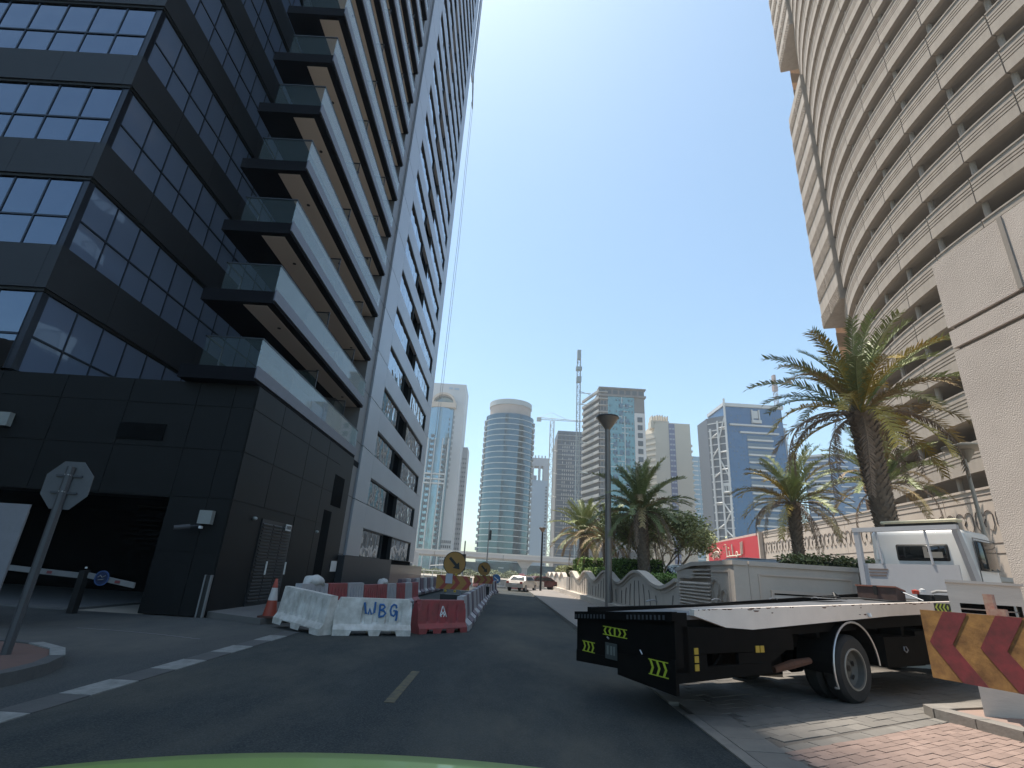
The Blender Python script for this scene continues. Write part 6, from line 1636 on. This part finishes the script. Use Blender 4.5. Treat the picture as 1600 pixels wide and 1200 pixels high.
for k in range(3, 26):
    for f_ in (f1, f2): link('balcony_band', f_[0], t, f_[1] + Vector((0, 0, k * zt / 26.3)), True)

# --- metro viaduct
Yv = 205
t = thing('metro_viaduct', 'pale concrete metro viaduct crossing the end of the street', 'viaduct', (0, Yv, 0))
zb0, zb1 = Z(.0195, Yv), Z(.031, Yv)
for i in range(12):
    xa = -130 + i * 26
    q = MB(); q.ext([(xa + .1, Yv, zb0 + .6), (xa + .1, Yv + 1.6, zb0), (xa + .1, Yv + 7.4, zb0), (xa + .1, Yv + 9, zb0 + .6), (xa + .1, Yv + 9, zb1 - .5), (xa + .1, Yv, zb1 - .5)], (25.8, 0, 0)); q.build('deck_segment', mat('viaduct_concrete', (.42, .42, .43), .8, c2=(.38, .38, .39), scale=.1), t, True, fix=True)
    q = MB(); q.box(xa, xa + 26, Yv - .15, Yv + .15, zb1 - .5, zb1); q.build('parapet', mat('viaduct_light', (.55, .54, .52), .8), t, True)
    xp = xa + 9 + U(.0, 1)
    xp = U(.041, Yv) + (i - 5) * 26
    q = MB(); q.tube([(xp, Yv + 4.5, 0), (xp, Yv + 4.5, zb0 - 2.0)], 1.1, 10); q.build('pier', mat('viaduct_concrete', (.42, .42, .43), .8), t, True)
    q = MB(); q.ext([(xp - 1.2, Yv + 3, zb0 - 2.4), (xp + 1.2, Yv + 3, zb0 - 2.4), (xp + 3.0, Yv + 3, zb0 - .02), (xp - 3.0, Yv + 3, zb0 - .02)], (0, 3, 0)); q.build('pier_head', mat('viaduct_concrete', (.42, .42, .43), .8), t, True, fix=True)
# low shrubs under the viaduct, distant
sh = MB(); rnd = random.Random(77)
for _ in range(9000):
    x = rnd.uniform(-25, 30); yy = rnd.uniform(150, 156); hgt = 1.0 + 1.3 * abs(math.sin(x * .55) * math.cos(x * .23))
    tilt_leaves(sh, rnd, Vector((x, yy, rnd.uniform(0, hgt))), rnd.uniform(.3, .6))
o = sh.build('shrubs', mat('far_shrub', (.20, .22, .12), .8, c2=(.12, .14, .08), scale=1)); tag(o, 'distant low grey green shrubs under the metro viaduct', 'shrubs', kind='stuff')
for i, (x, yy, hgt, bb_) in enumerate(((-40, 170, 11, 24), (45, 180, 9, 30))):
    t = thing('low_building', ('low grey building behind the scaffold railings' if i == 0 else 'low pale building right under the viaduct'), 'building', (x, yy, 0))
    q = MB(); q.box(x - bb_ / 2, x + bb_ / 2, yy, yy + 10, 0, hgt * .55); q.build('wall', mat('low_wall', (.36, .36, .37), .8), t, True)
    cells(x - bb_ / 2, x + bb_ / 2, yy, .5, hgt * .5, 14, 2, .7, .55, 'windows', tdark, t)
# thin yellowish haze
hz_o = MB(); hz_o.box(-420, 520, -70, 620, -1.6, 150); ho = hz_o.build('haze', []); ho['kind'] = 'stuff'
hm = bpy.data.materials.new('haze'); hm.use_nodes = True; nn2 = hm.node_tree.nodes; nn2.remove(nn2['Principled BSDF'])
pv_ = nn2.new('ShaderNodeVolumePrincipled'); pv_.inputs['Color'].default_value = (.92, .97, 1.0, 1); pv_.inputs['Density'].default_value = .0005; pv_.inputs['Anisotropy'].default_value = .3
hm.node_tree.links.new(pv_.outputs[0], nn2['Material Output'].inputs['Volume'])
ho.data.materials.append(hm)
print('objects', len(bpy.data.objects), 'tris', sum(sum(len(p.vertices) - 2 for p in m.polygons) for m in bpy.data.meshes))
